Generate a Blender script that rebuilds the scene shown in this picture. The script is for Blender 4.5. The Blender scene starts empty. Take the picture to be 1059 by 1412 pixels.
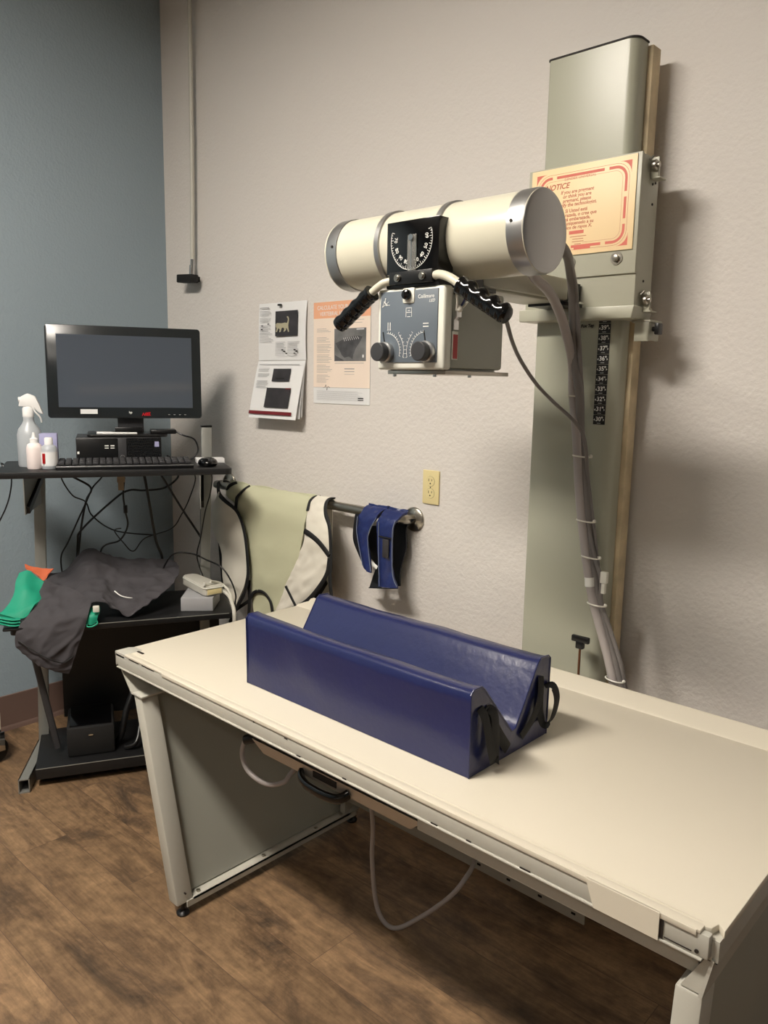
import bpy, bmesh, math, random
from mathutils import Vector, Matrix, noise
random.seed(7)
PI = math.pi
V = Vector
col = bpy.context.scene.collection

# ------------------------------------------------------------------ camera
FPX = 1083.29
CAM = V((3.2119, -2.0118, 1.4462))
YAW, PITCH, ROLL = -0.74506782, -0.16272885, 0.01821577
fwd = V((math.sin(YAW)*math.cos(PITCH), math.cos(YAW)*math.cos(PITCH), math.sin(PITCH)))
rt0 = V((math.cos(YAW), -math.sin(YAW), 0)); up0 = rt0.cross(fwd)
rt = math.cos(ROLL)*rt0 + math.sin(ROLL)*up0
up = -math.sin(ROLL)*rt0 + math.cos(ROLL)*up0
cd = bpy.data.cameras.new('camera'); cam = bpy.data.objects.new('camera', cd); col.objects.link(cam)
cam.matrix_world = Matrix(((rt.x, up.x, -fwd.x, CAM.x), (rt.y, up.y, -fwd.y, CAM.y), (rt.z, up.z, -fwd.z, CAM.z), (0, 0, 0, 1)))
cd.sensor_fit = 'HORIZONTAL'; cd.sensor_width = 36; cd.lens = 36*FPX/1059; cd.clip_start = .02
bpy.context.scene.camera = cam

def ray(x, y): return (x-529.5)/FPX*rt - (y-706)/FPX*up + fwd
def W(x, y, Y=None, X=None, Z=None):
    """photo point -> place, on a plane of known distance"""
    d = ray(x, y)
    if Y is not None: t = (Y-CAM.y)/d.y
    elif X is not None: t = (X-CAM.x)/d.x
    else: t = (Z-CAM.z)/d.z
    return CAM + t*d

DANG = math.atan2(.886, .463)
DESK = Matrix.Translation((.524, -.976, 0)) @ Matrix.Rotation(DANG, 4, 'Z')   # u along the desk front, n to its back
DI = DESK.inverted()
def WD(x, y, n=None, z=None):
    """same in the desk's own frame (u, n, z)"""
    c = DI @ CAM; d = DI.to_3x3() @ ray(x, y)
    t = (n-c.y)/d.y if n is not None else (z-c.z)/d.z
    return c + t*d

# ------------------------------------------------------------------ materials
MATS = {}
def mat(name, rgb, rough=.5, metal=0, bump=0, bscale=200, var=0, vscale=5, coat=0, spec=None, trans=0, alpha=None, emit=None, estr=0, ior=None):
    if name in MATS: return MATS[name]
    m = bpy.data.materials.new(name); m.use_nodes = True
    nt = m.node_tree; b = nt.nodes['Principled BSDF']
    def lin(c): return tuple(((x/12.92) if x <= .04045 else ((x+.055)/1.055)**2.4) for x in c)
    L = lin(rgb)
    b.inputs['Base Color'].default_value = (*L, 1)
    b.inputs['Roughness'].default_value = rough; b.inputs['Metallic'].default_value = metal
    if coat: b.inputs['Coat Weight'].default_value = coat; b.inputs['Coat Roughness'].default_value = .15
    if spec is not None: b.inputs['Specular IOR Level'].default_value = spec
    if trans: b.inputs['Transmission Weight'].default_value = trans
    if ior: b.inputs['IOR'].default_value = ior
    if alpha is not None: b.inputs['Alpha'].default_value = alpha
    if emit:
        b.inputs['Emission Color'].default_value = (*emit, 1); b.inputs['Emission Strength'].default_value = estr
    tc = nt.nodes.new('ShaderNodeTexCoord')
    if var:
        n = nt.nodes.new('ShaderNodeTexNoise'); n.inputs['Scale'].default_value = vscale; n.inputs['Detail'].default_value = 6
        nt.links.new(tc.outputs['Object'], n.inputs['Vector'])
        r = nt.nodes.new('ShaderNodeValToRGB')
        r.color_ramp.elements[0].position = .3; r.color_ramp.elements[1].position = .7
        r.color_ramp.elements[0].color = (*[max(0, c*(1-var)) for c in L], 1)
        r.color_ramp.elements[1].color = (*[min(1, c*(1+var)) for c in L], 1)
        nt.links.new(n.outputs['Fac'], r.inputs['Fac']); nt.links.new(r.outputs['Color'], b.inputs['Base Color'])
    if bump:
        n = nt.nodes.new('ShaderNodeTexNoise'); n.inputs['Scale'].default_value = bscale; n.inputs['Detail'].default_value = 3
        nt.links.new(tc.outputs['Object'], n.inputs['Vector'])
        bp = nt.nodes.new('ShaderNodeBump'); bp.inputs['Strength'].default_value = bump; bp.inputs['Distance'].default_value = .002
        nt.links.new(n.outputs['Fac'], bp.inputs['Height']); nt.links.new(bp.outputs['Normal'], b.inputs['Normal'])
    MATS[name] = m
    return m

def wall_mat(name, rgb):
    m = mat(name, rgb, .62, spec=.3)
    nt = m.node_tree; b = nt.nodes['Principled BSDF']
    tc = nt.nodes['Texture Coordinate']
    n1 = nt.nodes.new('ShaderNodeTexNoise'); n1.inputs['Scale'].default_value = 95; n1.inputs['Detail'].default_value = 2
    n2 = nt.nodes.new('ShaderNodeTexVoronoi'); n2.feature = 'SMOOTH_F1'; n2.inputs['Scale'].default_value = 48
    for n in (n1, n2): nt.links.new(tc.outputs['Object'], n.inputs['Vector'])
    ad = nt.nodes.new('ShaderNodeMath'); ad.operation = 'MULTIPLY_ADD'; ad.inputs[1].default_value = .6
    nt.links.new(n2.outputs['Distance'], ad.inputs[0]); nt.links.new(n1.outputs['Fac'], ad.inputs[2])
    bp = nt.nodes.new('ShaderNodeBump'); bp.inputs['Strength'].default_value = .55; bp.inputs['Distance'].default_value = .0035
    nt.links.new(ad.outputs[0], bp.inputs['Height']); nt.links.new(bp.outputs['Normal'], b.inputs['Normal'])
    return m

def floor_mat():
    m = bpy.data.materials.new('vinyl_plank'); m.use_nodes = True
    nt = m.node_tree; N = nt.nodes; LK = nt.links; b = N['Principled BSDF']
    tc = N.new('ShaderNodeTexCoord')
    mp0 = N.new('ShaderNodeMapping'); mp0.inputs['Location'].default_value = (-.91, 1.1505, 0)
    LK.new(tc.outputs['Object'], mp0.inputs['Vector'])
    sp = N.new('ShaderNodeSeparateXYZ'); LK.new(mp0.outputs[0], sp.inputs[0])
    def mth(op, a, b_=None):
        q = N.new('ShaderNodeMath'); q.operation = op
        for k, v_ in enumerate((a, b_)):
            if v_ is None: continue
            if isinstance(v_, (int, float)): q.inputs[k].default_value = v_
            else: LK.new(v_, q.inputs[k])
        return q.outputs[0]
    row = mth('FLOOR', mth('DIVIDE', sp.outputs['Y'], .1625))
    sh_ = mth('MULTIPLY', row, mth('ADD', mth('MULTIPLY', row, .117), .256))      # every row of planks starts somewhere else
    mp = N.new('ShaderNodeCombineXYZ'); LK.new(mth('SUBTRACT', sp.outputs['X'], sh_), mp.inputs[0]); LK.new(sp.outputs['Y'], mp.inputs[1])
    br = N.new('ShaderNodeTexBrick')
    br.offset = 0; br.offset_frequency = 2
    br.inputs['Scale'].default_value = 1; br.inputs['Brick Width'].default_value = 1.22; br.inputs['Row Height'].default_value = .1625
    br.inputs['Mortar Size'].default_value = .0009; br.inputs['Mortar Smooth'].default_value = .2; br.inputs['Bias'].default_value = 0
    br.inputs['Color1'].default_value = (.0, .0, .0, 1); br.inputs['Color2'].default_value = (1, 1, 1, 1); br.inputs['Mortar'].default_value = (.5, .5, .5, 1)
    LK.new(mp.outputs['Vector'], br.inputs['Vector'])
    # per-plank offset of the grain
    sc = N.new('ShaderNodeVectorMath'); sc.operation = 'SCALE'; sc.inputs['Scale'].default_value = 13.7
    LK.new(br.outputs['Color'], sc.inputs[0])
    ad = N.new('ShaderNodeVectorMath'); ad.operation = 'ADD'
    LK.new(mp.outputs['Vector'], ad.inputs[0]); LK.new(sc.outputs[0], ad.inputs[1])
    m2 = N.new('ShaderNodeMapping'); m2.inputs['Scale'].default_value = (2.0, 5.0, 1); LK.new(ad.outputs[0], m2.inputs['Vector'])
    n1 = N.new('ShaderNodeTexNoise'); n1.inputs['Scale'].default_value = 1.6; n1.inputs['Detail'].default_value = 12; n1.inputs['Roughness'].default_value = .66; n1.inputs['Distortion'].default_value = .9
    LK.new(m2.outputs[0], n1.inputs['Vector'])
    m3 = N.new('ShaderNodeMapping'); m3.inputs['Scale'].default_value = (5, 55, 1); LK.new(ad.outputs[0], m3.inputs['Vector'])
    n2 = N.new('ShaderNodeTexNoise'); n2.inputs['Scale'].default_value = 1.5; n2.inputs['Detail'].default_value = 5; n2.inputs['Distortion'].default_value = 1.2
    LK.new(m3.outputs[0], n2.inputs['Vector'])
    r = N.new('ShaderNodeValToRGB'); e = r.color_ramp.elements
    e[0].position = .33; e[0].color = (.070, .048, .032, 1); e[1].position = .70; e[1].color = (.31, .195, .105, 1)
    k = e.new(.48); k.color = (.175, .108, .060, 1)
    LK.new(n1.outputs['Fac'], r.inputs['Fac'])
    mx = N.new('ShaderNodeMix'); mx.data_type = 'RGBA'; mx.blend_type = 'OVERLAY'; mx.inputs['Factor'].default_value = .5
    LK.new(r.outputs['Color'], mx.inputs[6]); LK.new(n2.outputs['Fac'], mx.inputs[7])
    n3 = N.new('ShaderNodeTexNoise'); n3.inputs['Scale'].default_value = 26; n3.inputs['Detail'].default_value = 7; n3.inputs['Roughness'].default_value = .7
    LK.new(ad.outputs[0], n3.inputs['Vector'])
    r3 = N.new('ShaderNodeMapRange'); r3.inputs[1].default_value = .36; r3.inputs[2].default_value = .64; r3.inputs[3].default_value = .80; r3.inputs[4].default_value = 1.2
    LK.new(n3.outputs['Fac'], r3.inputs[0])
    tint = mth('ADD', mth('MULTIPLY', br.outputs['Color'], .32), .80)
    hs_ = N.new('ShaderNodeVectorMath'); hs_.operation = 'SCALE'; LK.new(mx.outputs[2], hs_.inputs[0]); LK.new(mth('MULTIPLY', tint, r3.outputs[0]), hs_.inputs['Scale'])
    mm = N.new('ShaderNodeMix'); mm.data_type = 'RGBA'; mm.inputs[7].default_value = (.10, .062, .04, 1)
    LK.new(br.outputs['Fac'], mm.inputs['Factor']); LK.new(hs_.outputs[0], mm.inputs[6])
    LK.new(mm.outputs[2], b.inputs['Base Color'])
    b.inputs['Roughness'].default_value = .48; b.inputs['Specular IOR Level'].default_value = .35
    bp = N.new('ShaderNodeBump'); bp.inputs['Strength'].default_value = .25; bp.inputs['Distance'].default_value = .001
    LK.new(n2.outputs['Fac'], bp.inputs['Height']); LK.new(bp.outputs['Normal'], b.inputs['Normal'])
    return m

M_wall = wall_mat('beige_paint', (.835, .815, .795))
M_blue = wall_mat('blue_paint', (.565, .62, .655))
M_ceil = mat('ceiling_white', (.85, .84, .81), .8)
M_floor = floor_mat()
M_base = mat('brown_vinyl', (.42, .34, .31), .45)
M_shoe = mat('brown_vinyl_toe', (.50, .41, .36), .45)
M_enamel = mat('cream_enamel', (.86, .835, .76), .38, var=.02, vscale=3)
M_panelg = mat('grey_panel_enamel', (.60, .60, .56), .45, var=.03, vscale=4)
M_grayen = mat('pale_grey_enamel', (.71, .70, .66), .42, var=.03, vscale=4)
M_top = mat('cream_tabletop', (.82, .79, .725), .36, var=.012, vscale=2.5)
M_chip = mat('chipped_steel', (.12, .09, .07), .7)
M_colm = mat('grey_green_enamel', (.665, .665, .60), .27, bump=.10, bscale=420, var=.02, vscale=3, spec=.45)
M_carr = mat('carriage_enamel', (.685, .68, .615), .36, bump=.05, bscale=60)
M_wood = mat('raw_pine', (.80, .73, .60), .7, var=.22, vscale=14)
M_tube = mat('cream_tube_enamel', (.785, .77, .70), .3)
M_alu = mat('brushed_aluminium', (.68, .68, .68), .34, metal=.9)
M_steel = mat('stainless', (.66, .64, .60), .28, metal=1)
M_chrome = mat('chrome', (.8, .8, .8), .12, metal=1)
M_black = mat('black_plastic', (.045, .045, .05), .35)
M_blackg = mat('glossy_black', (.03, .03, .035), .12)
M_blackm = mat('black_matte', (.05, .048, .05), .7)
M_blkrub = mat('black_rubber', (.06, .06, .06), .55)
M_dkgrey = mat('dark_grey_plastic', (.19, .19, .20), .45)
M_panelb = mat('slate_panel', (.365, .40, .435), .45)
M_white = mat('white_ink', (.90, .90, .88), .6)
M_colwhite = mat('off_white_plastic', (.85, .85, .81), .35)
M_colgrey = mat('collimator_grey', (.60, .61, .57), .4)
M_clear = mat('clear_acrylic', (.9, .9, .88), .08, trans=.85, ior=1.3)
M_red = mat('red_label', (.62, .06, .06), .4)
M_cabA = mat('grey_cable', (.64, .61, .60), .42)
M_cabB = mat('dark_grey_cable', (.45, .43, .42), .45)
M_tie = mat('nylon_tie', (.85, .84, .80), .35)
M_vinyl = mat('blue_vinyl', (.11, .135, .31), .30, bump=.36, bscale=60, var=.06, vscale=9, coat=.2)
M_strap = mat('black_webbing', (.05, .05, .06), .75, bump=.3, bscale=700)
M_ivory = mat('ivory_plastic', (.86, .80, .60), .3)
M_slot = mat('slot_black', (.02, .02, .02), .8)
M_paper = mat('white_paper', (.88, .88, .88), .6)
M_ink = mat('grey_ink', (.55, .55, .56), .7)
M_inkd = mat('dark_ink', (.10, .09, .09), .5)
M_film = mat('film_dark', (.20, .19, .20), .4, var=.35, vscale=18)
M_maroon = mat('maroon_ink', (.42, .08, .11), .5)
M_orange = mat('orange_ink', (.90, .67, .53), .5)
M_peach = mat('peach_paper', (.915, .85, .79), .6, var=.03, vscale=6)
M_notice = mat('notice_cream', (.95, .84, .66), .45)
M_nred = mat('notice_red', (.82, .41, .34), .5)
M_nink = mat('notice_ink', (.72, .37, .27), .5)
M_lime = mat('pale_green_fabric', (.755, .755, .64), .7, bump=.15, bscale=60, var=.02)
M_wfab = mat('white_fabric', (.86, .84, .79), .6, bump=.5, bscale=22)
M_bind = mat('black_binding', (.045, .045, .05), .7)
M_navy = mat('navy_nylon', (.11, .16, .36), .38, bump=.5, bscale=60, var=.12, vscale=30)
M_navyd = mat('navy_dark_lining', (.03, .035, .07), .6)
M_desk = mat('black_laminate', (.075, .075, .08), .42, bump=.05, bscale=300)
M_deskm = mat('desk_metal', (.55, .55, .53), .38, metal=.35)
M_scr = mat('dark_screen', (.28, .305, .345), .05, ior=2.1)  # grey-blue base colour carries part of the screen's reflected brightness
M_bezel = mat('bezel_black', (.13, .145, .155), .2)
M_scrub = mat('charcoal_cloth', (.25, .24, .255), .85, bump=.45, bscale=45, var=.08, vscale=10)
M_glove = mat('green_rubber', (.09, .57, .45), .55)
M_orcl = mat('orange_cloth', (.76, .38, .24), .8)
M_frost = mat('frosted_bottle', (.80, .82, .84), .35, trans=.35)
M_liquid = mat('pale_label', (.90, .85, .84), .5)
M_pale = mat('pale_grey_plastic', (.75, .74, .70), .4)
M_glbl = mat('grey_box_plastic', (.62, .62, .63), .45)
M_lamp = mat('lamp_diffuser', (.9, .9, .9), .5, emit=(1, .925, .82), estr=88)
M_fill = mat('fill_lamp_diffuser', (.9, .9, .9), .5, emit=(1, .93, .83), estr=14)
M_rust = mat('rusty_rod', (.42, .27, .18), .5, metal=.5)
M_skin = mat('bone_grey', (.66, .64, .54), .6)
M_xray = mat('radiograph_grey', (.42, .42, .42), .45, var=.55, vscale=11)
M_tan = mat('tan_connector', (.58, .50, .40), .5)
M_lav = mat('lavender_label', (.62, .62, .76), .5)

# ------------------------------------------------------------------ building helpers
ROOTM = {}
class MB:
    def __init__(s): s.bm = bmesh.new()
    def _merge(s, b, M=None):
        if M is not None: b.transform(M)
        me = bpy.data.meshes.new('tmp'); b.to_mesh(me); s.bm.from_mesh(me); bpy.data.meshes.remove(me); b.free()
    def box(s, x0, x1, y0, y1, z0, z1, bev=0, M=None, seg=2):
        b = bmesh.new(); bmesh.ops.create_cube(b, size=1)
        b.transform(Matrix.Translation(((x0+x1)/2, (y0+y1)/2, (z0+z1)/2)) @ Matrix.Diagonal((abs(x1-x0), abs(y1-y0), abs(z1-z0), 1)))
        if bev: bmesh.ops.bevel(b, geom=b.edges[:], offset=bev, segments=seg, affect='EDGES', profile=.5)
        s._merge(b, M); return s
    def prism(s, pts, a0, a1, axis='y', bev=0, M=None, seg=2):
        b = bmesh.new()
        def p3(p, a): return {'y': (p[0], a, p[1]), 'x': (a, p[0], p[1]), 'z': (p[0], p[1], a)}[axis]
        A = [b.verts.new(p3(p, a0)) for p in pts]; B = [b.verts.new(p3(p, a1)) for p in pts]
        b.faces.new(A); b.faces.new(B[::-1]); n = len(pts)
        for i in range(n): b.faces.new((A[i], B[i], B[(i+1) % n], A[(i+1) % n]))
        bmesh.ops.recalc_face_normals(b, faces=b.faces[:])
        if bev: bmesh.ops.bevel(b, geom=b.edges[:], offset=bev, segments=seg, affect='EDGES', profile=.5)
        s._merge(b, M); return s
    def cyl(s, p0, p1, r0, r1=None, n=24, bev=0):
        p0 = V(p0); p1 = V(p1); r1 = r0 if r1 is None else r1; d = p1-p0
        b = bmesh.new(); bmesh.ops.create_cone(b, cap_ends=True, segments=n, radius1=r0, radius2=r1, depth=d.length)
        if bev:
            ed = [e for e in b.edges if abs(e.verts[0].co.z-e.verts[1].co.z) < 1e-6]
            bmesh.ops.bevel(b, geom=ed, offset=bev, segments=2, affect='EDGES', profile=.5)
        s._merge(b, Matrix.Translation((p0+p1)/2) @ d.to_track_quat('Z', 'Y').to_matrix().to_4x4()); return s
    def sph(s, c, r, sc=(1, 1, 1), n=16):
        b = bmesh.new(); bmesh.ops.create_uvsphere(b, u_segments=n, v_segments=n//2+2, radius=r)
        s._merge(b, Matrix.Translation(c) @ Matrix.Diagonal((*sc, 1))); return s
    def lathe(s, prof, p0=(0, 0, 0), ax=(0, 0, 1), n=28):
        b = bmesh.new(); rings = []
        for r, z in prof:
            rings.append([b.verts.new((r*math.cos(2*PI*k/n), r*math.sin(2*PI*k/n), z)) for k in range(n)] if r > 1e-6 else [b.verts.new((0, 0, z))])
        for a, c in zip(rings, rings[1:]):
            for k in range(n):
                q = [a[k % len(a)], a[(k+1) % len(a)], c[(k+1) % len(c)], c[k % len(c)]]
                u = []
                for v in q:
                    if v not in u: u.append(v)
                if len(u) > 2: b.faces.new(u)
        bmesh.ops.recalc_face_normals(b, faces=b.faces[:])
        s._merge(b, Matrix.Translation(p0) @ V(ax).to_track_quat('Z', 'Y').to_matrix().to_4x4()); return s
    def tube(s, pts, r, n=10, smooth=6, flat=None):
        P = spline(pts, smooth) if smooth else [V(p) for p in pts]
        b = bmesh.new(); rings = []; pn = None
        for i, p in enumerate(P):
            t = (P[min(i+1, len(P)-1)]-P[max(i-1, 0)])
            if t.length < 1e-9: t = V((0, 0, 1))
            t.normalize()
            if flat is not None: nn = (V(flat)-t*V(flat).dot(t))
            else:
                nn = pn-t*pn.dot(t) if pn is not None else t.orthogonal()
            if nn.length < 1e-6: nn = t.orthogonal()
            nn.normalize(); pn = nn; bb = t.cross(nn)
            rr = r[min(i*len(r)//len(P), len(r)-1)] if isinstance(r, (list, tuple)) and flat is None else r
            ra, rb = (r if flat is not None else (rr, rr))
            rings.append([b.verts.new(p+nn*(ra*math.cos(2*PI*k/n))+bb*(rb*math.sin(2*PI*k/n))) for k in range(n)])
        for a, c in zip(rings, rings[1:]):
            for k in range(n): b.faces.new((a[k], a[(k+1) % n], c[(k+1) % n], c[k]))
        b.faces.new(rings[0][::-1]); b.faces.new(rings[-1])
        bmesh.ops.recalc_face_normals(b, faces=b.faces[:]); s._merge(b); return s
    def sheet(s, grid, nu=8, nv=8, wr=0, ws=12, seed=0, th=0, dirn=None):
        """smooth surface through a grid of control points, with folds; closed with thickness th"""
        rows = [spline(r, nu) for r in grid]
        cols = [spline([r[j] for r in rows], nv) for j in range(len(rows[0]))]
        nr = len(cols[0]); nc = len(cols); P = [[cols[j][i].copy() for j in range(nc)] for i in range(nr)]
        def nrm(i, j):
            a = P[min(i+1, nr-1)][j]-P[max(i-1, 0)][j]; c = P[i][min(j+1, nc-1)]-P[i][max(j-1, 0)]
            k = a.cross(c); return k.normalized() if k.length > 1e-12 else V((0, 0, 1))
        Nn = [[nrm(i, j) for j in range(nc)] for i in range(nr)]
        if dirn is not None:
            for i in range(nr):
                for j in range(nc):
                    if Nn[i][j].dot(V(dirn)) < 0: Nn[i][j] = -Nn[i][j]
        if wr:
            for i in range(nr):
                for j in range(nc):
                    q = V((P[i][j].x*ws*.6+P[i][j].z*ws*.5, P[i][j].y*ws*1.2, P[i][j].z*ws*1.1-P[i][j].x*ws*.9))+V((seed*3.1, seed*1.7, 0))
                    w = 1-2*abs(noise.noise(q)) + .5*(1-2*abs(noise.noise(q*2.1+V((5, 2, 1)))))
                    P[i][j] = P[i][j]+Nn[i][j]*(wr*(w-.6))
        b = bmesh.new()
        A = [[b.verts.new(P[i][j]) for j in range(nc)] for i in range(nr)]
        for i in range(nr-1):
            for j in range(nc-1): b.faces.new((A[i][j], A[i][j+1], A[i+1][j+1], A[i+1][j]))
        if th:
            B = [[b.verts.new(P[i][j]-Nn[i][j]*th) for j in range(nc)] for i in range(nr)]
            for i in range(nr-1):
                for j in range(nc-1): b.faces.new((B[i][j], B[i+1][j], B[i+1][j+1], B[i][j+1]))
            loop = [(0, j) for j in range(nc)]+[(i, nc-1) for i in range(1, nr)]+[(nr-1, j) for j in range(nc-2, -1, -1)]+[(i, 0) for i in range(nr-2, 0, -1)]
            for (i, j), (k, l) in zip(loop, loop[1:]+loop[:1]): b.faces.new((A[i][j], B[i][j], B[k][l], A[k][l]))
            bmesh.ops.recalc_face_normals(b, faces=b.faces[:])
        s._merge(b); return s
    def poly(s, pts, M=None):
        b = bmesh.new(); b.faces.new([b.verts.new(p) for p in pts]); s._merge(b, M); return s
    def text(s, txt, size, M, ext=.0002, align='CENTER', bold=0, shear=0, sx=1, spacing=1):
        c = bpy.data.curves.new('t', 'FONT'); c.body = txt; c.size = size; c.align_x = align; c.align_y = 'CENTER'
        c.extrude = ext; c.offset = bold; c.shear = shear; c.resolution_u = 3; c.space_character = spacing
        o = bpy.data.objects.new('t', c); col.objects.link(o)
        dg = bpy.context.evaluated_depsgraph_get(); dg.update()
        me = bpy.data.meshes.new_from_object(o.evaluated_get(dg))
        me.transform(M @ Matrix.Diagonal((sx, 1, 1, 1))); s.bm.from_mesh(me)
        bpy.data.objects.remove(o); bpy.data.meshes.remove(me); bpy.data.curves.remove(c); return s

def spline(pts, n):
    P = [V(p) for p in pts]
    if n <= 1 or len(P) < 3:
        if len(P) == 2 and n > 1: return [P[0].lerp(P[1], k/n) for k in range(n+1)]
        return P
    out = []
    for i in range(len(P)-1):
        a = P[max(i-1, 0)]; b = P[i]; c = P[i+1]; d = P[min(i+2, len(P)-1)]
        for k in range(n):
            t = k/n
            out.append(.5*((2*b)+(c-a)*t+(2*a-5*b+4*c-d)*t*t+(3*b-a-3*c+d)*t**3))
    out.append(P[-1]); return out

def thing(name, label, cat, loc, rotz=0, group=None):
    o = bpy.data.objects.new(name, None); col.objects.link(o); o.empty_display_size = .05
    o.location = loc; o.rotation_euler = (0, 0, rotz); o['label'] = label; o['category'] = cat
    if group: o['group'] = group
    ROOTM[o] = Matrix.Translation(loc) @ Matrix.Rotation(rotz, 4, 'Z'); return o

def link(name, mb, m, parent=None, frame=None, ang=40, label=None, loc=None, rotz=0, smooth=True):
    bm = mb.bm
    if frame is not None: bm.transform(frame)
    if parent is not None: R = ROOTM[parent]
    else: R = Matrix.Translation(loc or (0, 0, 0)) @ Matrix.Rotation(rotz, 4, 'Z')
    bm.transform(R.inverted())
    me = bpy.data.meshes.new(name); bm.to_mesh(me); bm.free()
    if smooth:
        for p in me.polygons: p.use_smooth = True
        me.set_sharp_from_angle(angle=math.radians(ang))
    me.materials.append(m)
    o = bpy.data.objects.new(name, me); col.objects.link(o)
    if parent is not None: o.parent = parent
    else: o.location = loc or (0, 0, 0); o.rotation_euler = (0, 0, rotz)
    ROOTM[o] = R
    if label: o['label'] = label
    return o
def solo(name, mb, m, label, cat, loc, group=None, **k):
    o = link(name, mb, m, loc=loc, **k); o['label'] = label; o['category'] = cat
    if group: o['group'] = group
    return o
def struct(name, mb, m):
    o = link(name, mb, m, smooth=False); o['kind'] = 'structure'; return o
# facing the room from the back wall: text/drawing plane at depth y
def FR(x, y, z): return Matrix.Translation((x, y, z)) @ Matrix.Rotation(PI/2, 4, 'X')

# ------------------------------------------------------------------ setting
XR, YF, ZC = 6.0, -6.2, 3.05
struct('floor', MB().box(-.1, XR, YF, .1, -.06, 0), M_floor)
struct('ceiling', MB().box(-.1, XR, YF, .1, ZC, ZC+.06), M_ceil)
struct('wall_back', MB().box(-.1, XR, 0, .1, 0, ZC), M_wall)
struct('wall_left', MB().box(-.1, 0, YF, 0, 0, ZC), M_blue)
struct('wall_right', MB().box(XR, XR+.1, YF, .1, 0, ZC), M_blue)
struct('trim_1', MB().box(XR-.02, XR, -3.75, 0, 1.845, 1.93), M_ceil)
struct('wall_front', MB().box(-.1, XR, YF-.1, YF, 0, ZC), M_wall)
def bb(a, b, axis):
    pr = [(0, 0), (.012, 0), (.009, .012), (.005, .02), (.005, .148), (.003, .15), (0, .15)]
    m = MB()
    if axis == 'y': m.prism(pr, a, b, 'y')
    else: m.prism([(-p[0], p[1]) for p in pr], a, b, 'x')
    return m
struct('baseboard_left', bb(YF, -.012, 'y'), M_base)
struct('baseboard_back', bb(.0, XR, 'x'), M_base)

def troffer(cx, cy, sx, sy, m, label):
    t = thing('ceiling_light', label, 'light', (cx, cy, ZC-.03), group='ceiling lights')
    f = MB(); w = .03
    f.box(cx-sx/2-w, cx+sx/2+w, cy-sy/2-w, cy-sy/2, ZC-.03, ZC); f.box(cx-sx/2-w, cx+sx/2+w, cy+sy/2, cy+sy/2+w, ZC-.03, ZC)
    f.box(cx-sx/2-w, cx-sx/2, cy-sy/2, cy+sy/2, ZC-.03, ZC); f.box(cx+sx/2, cx+sx/2+w, cy-sy/2, cy+sy/2, ZC-.03, ZC)
    link('frame', f, M_ceil, t)
    link('diffuser', MB().box(cx-sx/2, cx+sx/2, cy-sy/2, cy+sy/2, ZC-.02, ZC-.012), m, t)
troffer(1.66, -2.22, 1.2, .32, M_lamp, 'long ceiling light over the open floor left of the table')
troffer(3.5, -3.7, 1.2, .32, M_fill, 'added ceiling fill light behind the camera, nearer the far right wall')  # unseen fixture, added as weak fill

# ------------------------------------------------------------------ x-ray table
TX0, TX1, TY0, TY1, TZ = 1.255, 2.900, -.980, -.245, .700
tb = thing('x_ray_table', 'long cream enamel x-ray table on splayed end panels', 'table', ((TX0+TX1)/2, (TY0+TY1)/2, 0))
# sheet-metal top: flat pan, shallow raised back ledge
m = MB()
m.prism([(TX0+.006, TY0+.012), (TX1-.03, TY0+.012), (TX1-.016, TY0+.018), (TX1-.012, TY0+.034), (TX1, TY0+.022), (TX1, TY1-.075), (TX0+.006, TY1-.075)], TZ-.012, TZ, 'z', .0015)
m.prism([(TY1-.08, TZ-.012), (TY1-.08, TZ), (TY1-.074, TZ+.005), (TY1-.024, TZ+.005), (TY1-.014, TZ+.012), (TY1, TZ+.012), (TY1, TZ-.03), (TY1-.012, TZ-.03), (TY1-.012, TZ-.012)], TX0+.006, TX1, 'x')
tt = link('tabletop', m, M_top, tb)
m = MB()      # rolled front strip with the wrap that comes down near the right end
m.box(TX0+.05, TX1-.025, TY0-.001, TY0+.016, TZ-.004, TZ+.0018, .0015)
m.box(TX0+.24, TX1-.03, TY0-.003, TY0+.004, TZ-.008, TZ+.001, .001)
m.prism([(2.700, TZ+.001), (2.818, TZ+.001), (2.818, TZ-.042), (2.716, TZ-.042)], TY0-.005, TY0-.001, 'y')
m.box(TX0+.06, TX1-.03, TY0+.022, TY0+.0235, TZ-.001, TZ+.0007)
link('edge_strip', m, M_top, tb)
m = MB()      # front rail
m.box(TX0, TX1-.012, TY0, TY0+.014, TZ-.040, TZ-.003, .003)
m.prism([(TX0, TY0), (TX0+.05, TY0), (TX0+.05, TY0+.055), (TX0+.012, TY0+.055), (TX0, TY0+.04)], TZ-.012, TZ+.001, 'z', .001)
m.box(TX0+.01, TX1-.02, TY0-.003, TY0+.03, TZ-.044, TZ-.040, .0015)
link('front_rail', m, M_grayen, tb)
m = MB()
m.box(TX0+.05, TX0+.078, TY0+.038, TY0+.044, TZ-.002, TZ+.0022)
m.box(TX0+.14, TX0+.20, TY0-.0008, TY0+.001, TZ-.0065, TZ-.0045)
for (x, w, z) in ((1.33, .05, .004), (1.62, .035, .006), (1.86, .008, .004), (1.872, .004, .010), (2.02, .012, .038), (2.05, .006, .007), (2.16, .010, .037), (2.19, .02, .006), (2.30, .012, .005), (2.39, .015, .038), (2.47, .01, .037), (2.58, .02, .038), (1.98, .01, .012), (2.10, .007, .005)):
    m.box(x, x+w, TY0-.0012, TY0+.001, TZ-z-.0022, TZ-z)
m.box(2.818, 2.823, TY0-.0022, TY0+.001, TZ-.038, TZ-.002)
m.box(2.825, 2.865, TY0-.0012, TY0+.001, TZ-.036, TZ-.0345)
m.box(TX1-.022, TX1-.004, TY0+.016, TY0+.04, TZ-.05, TZ-.013)
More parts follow.
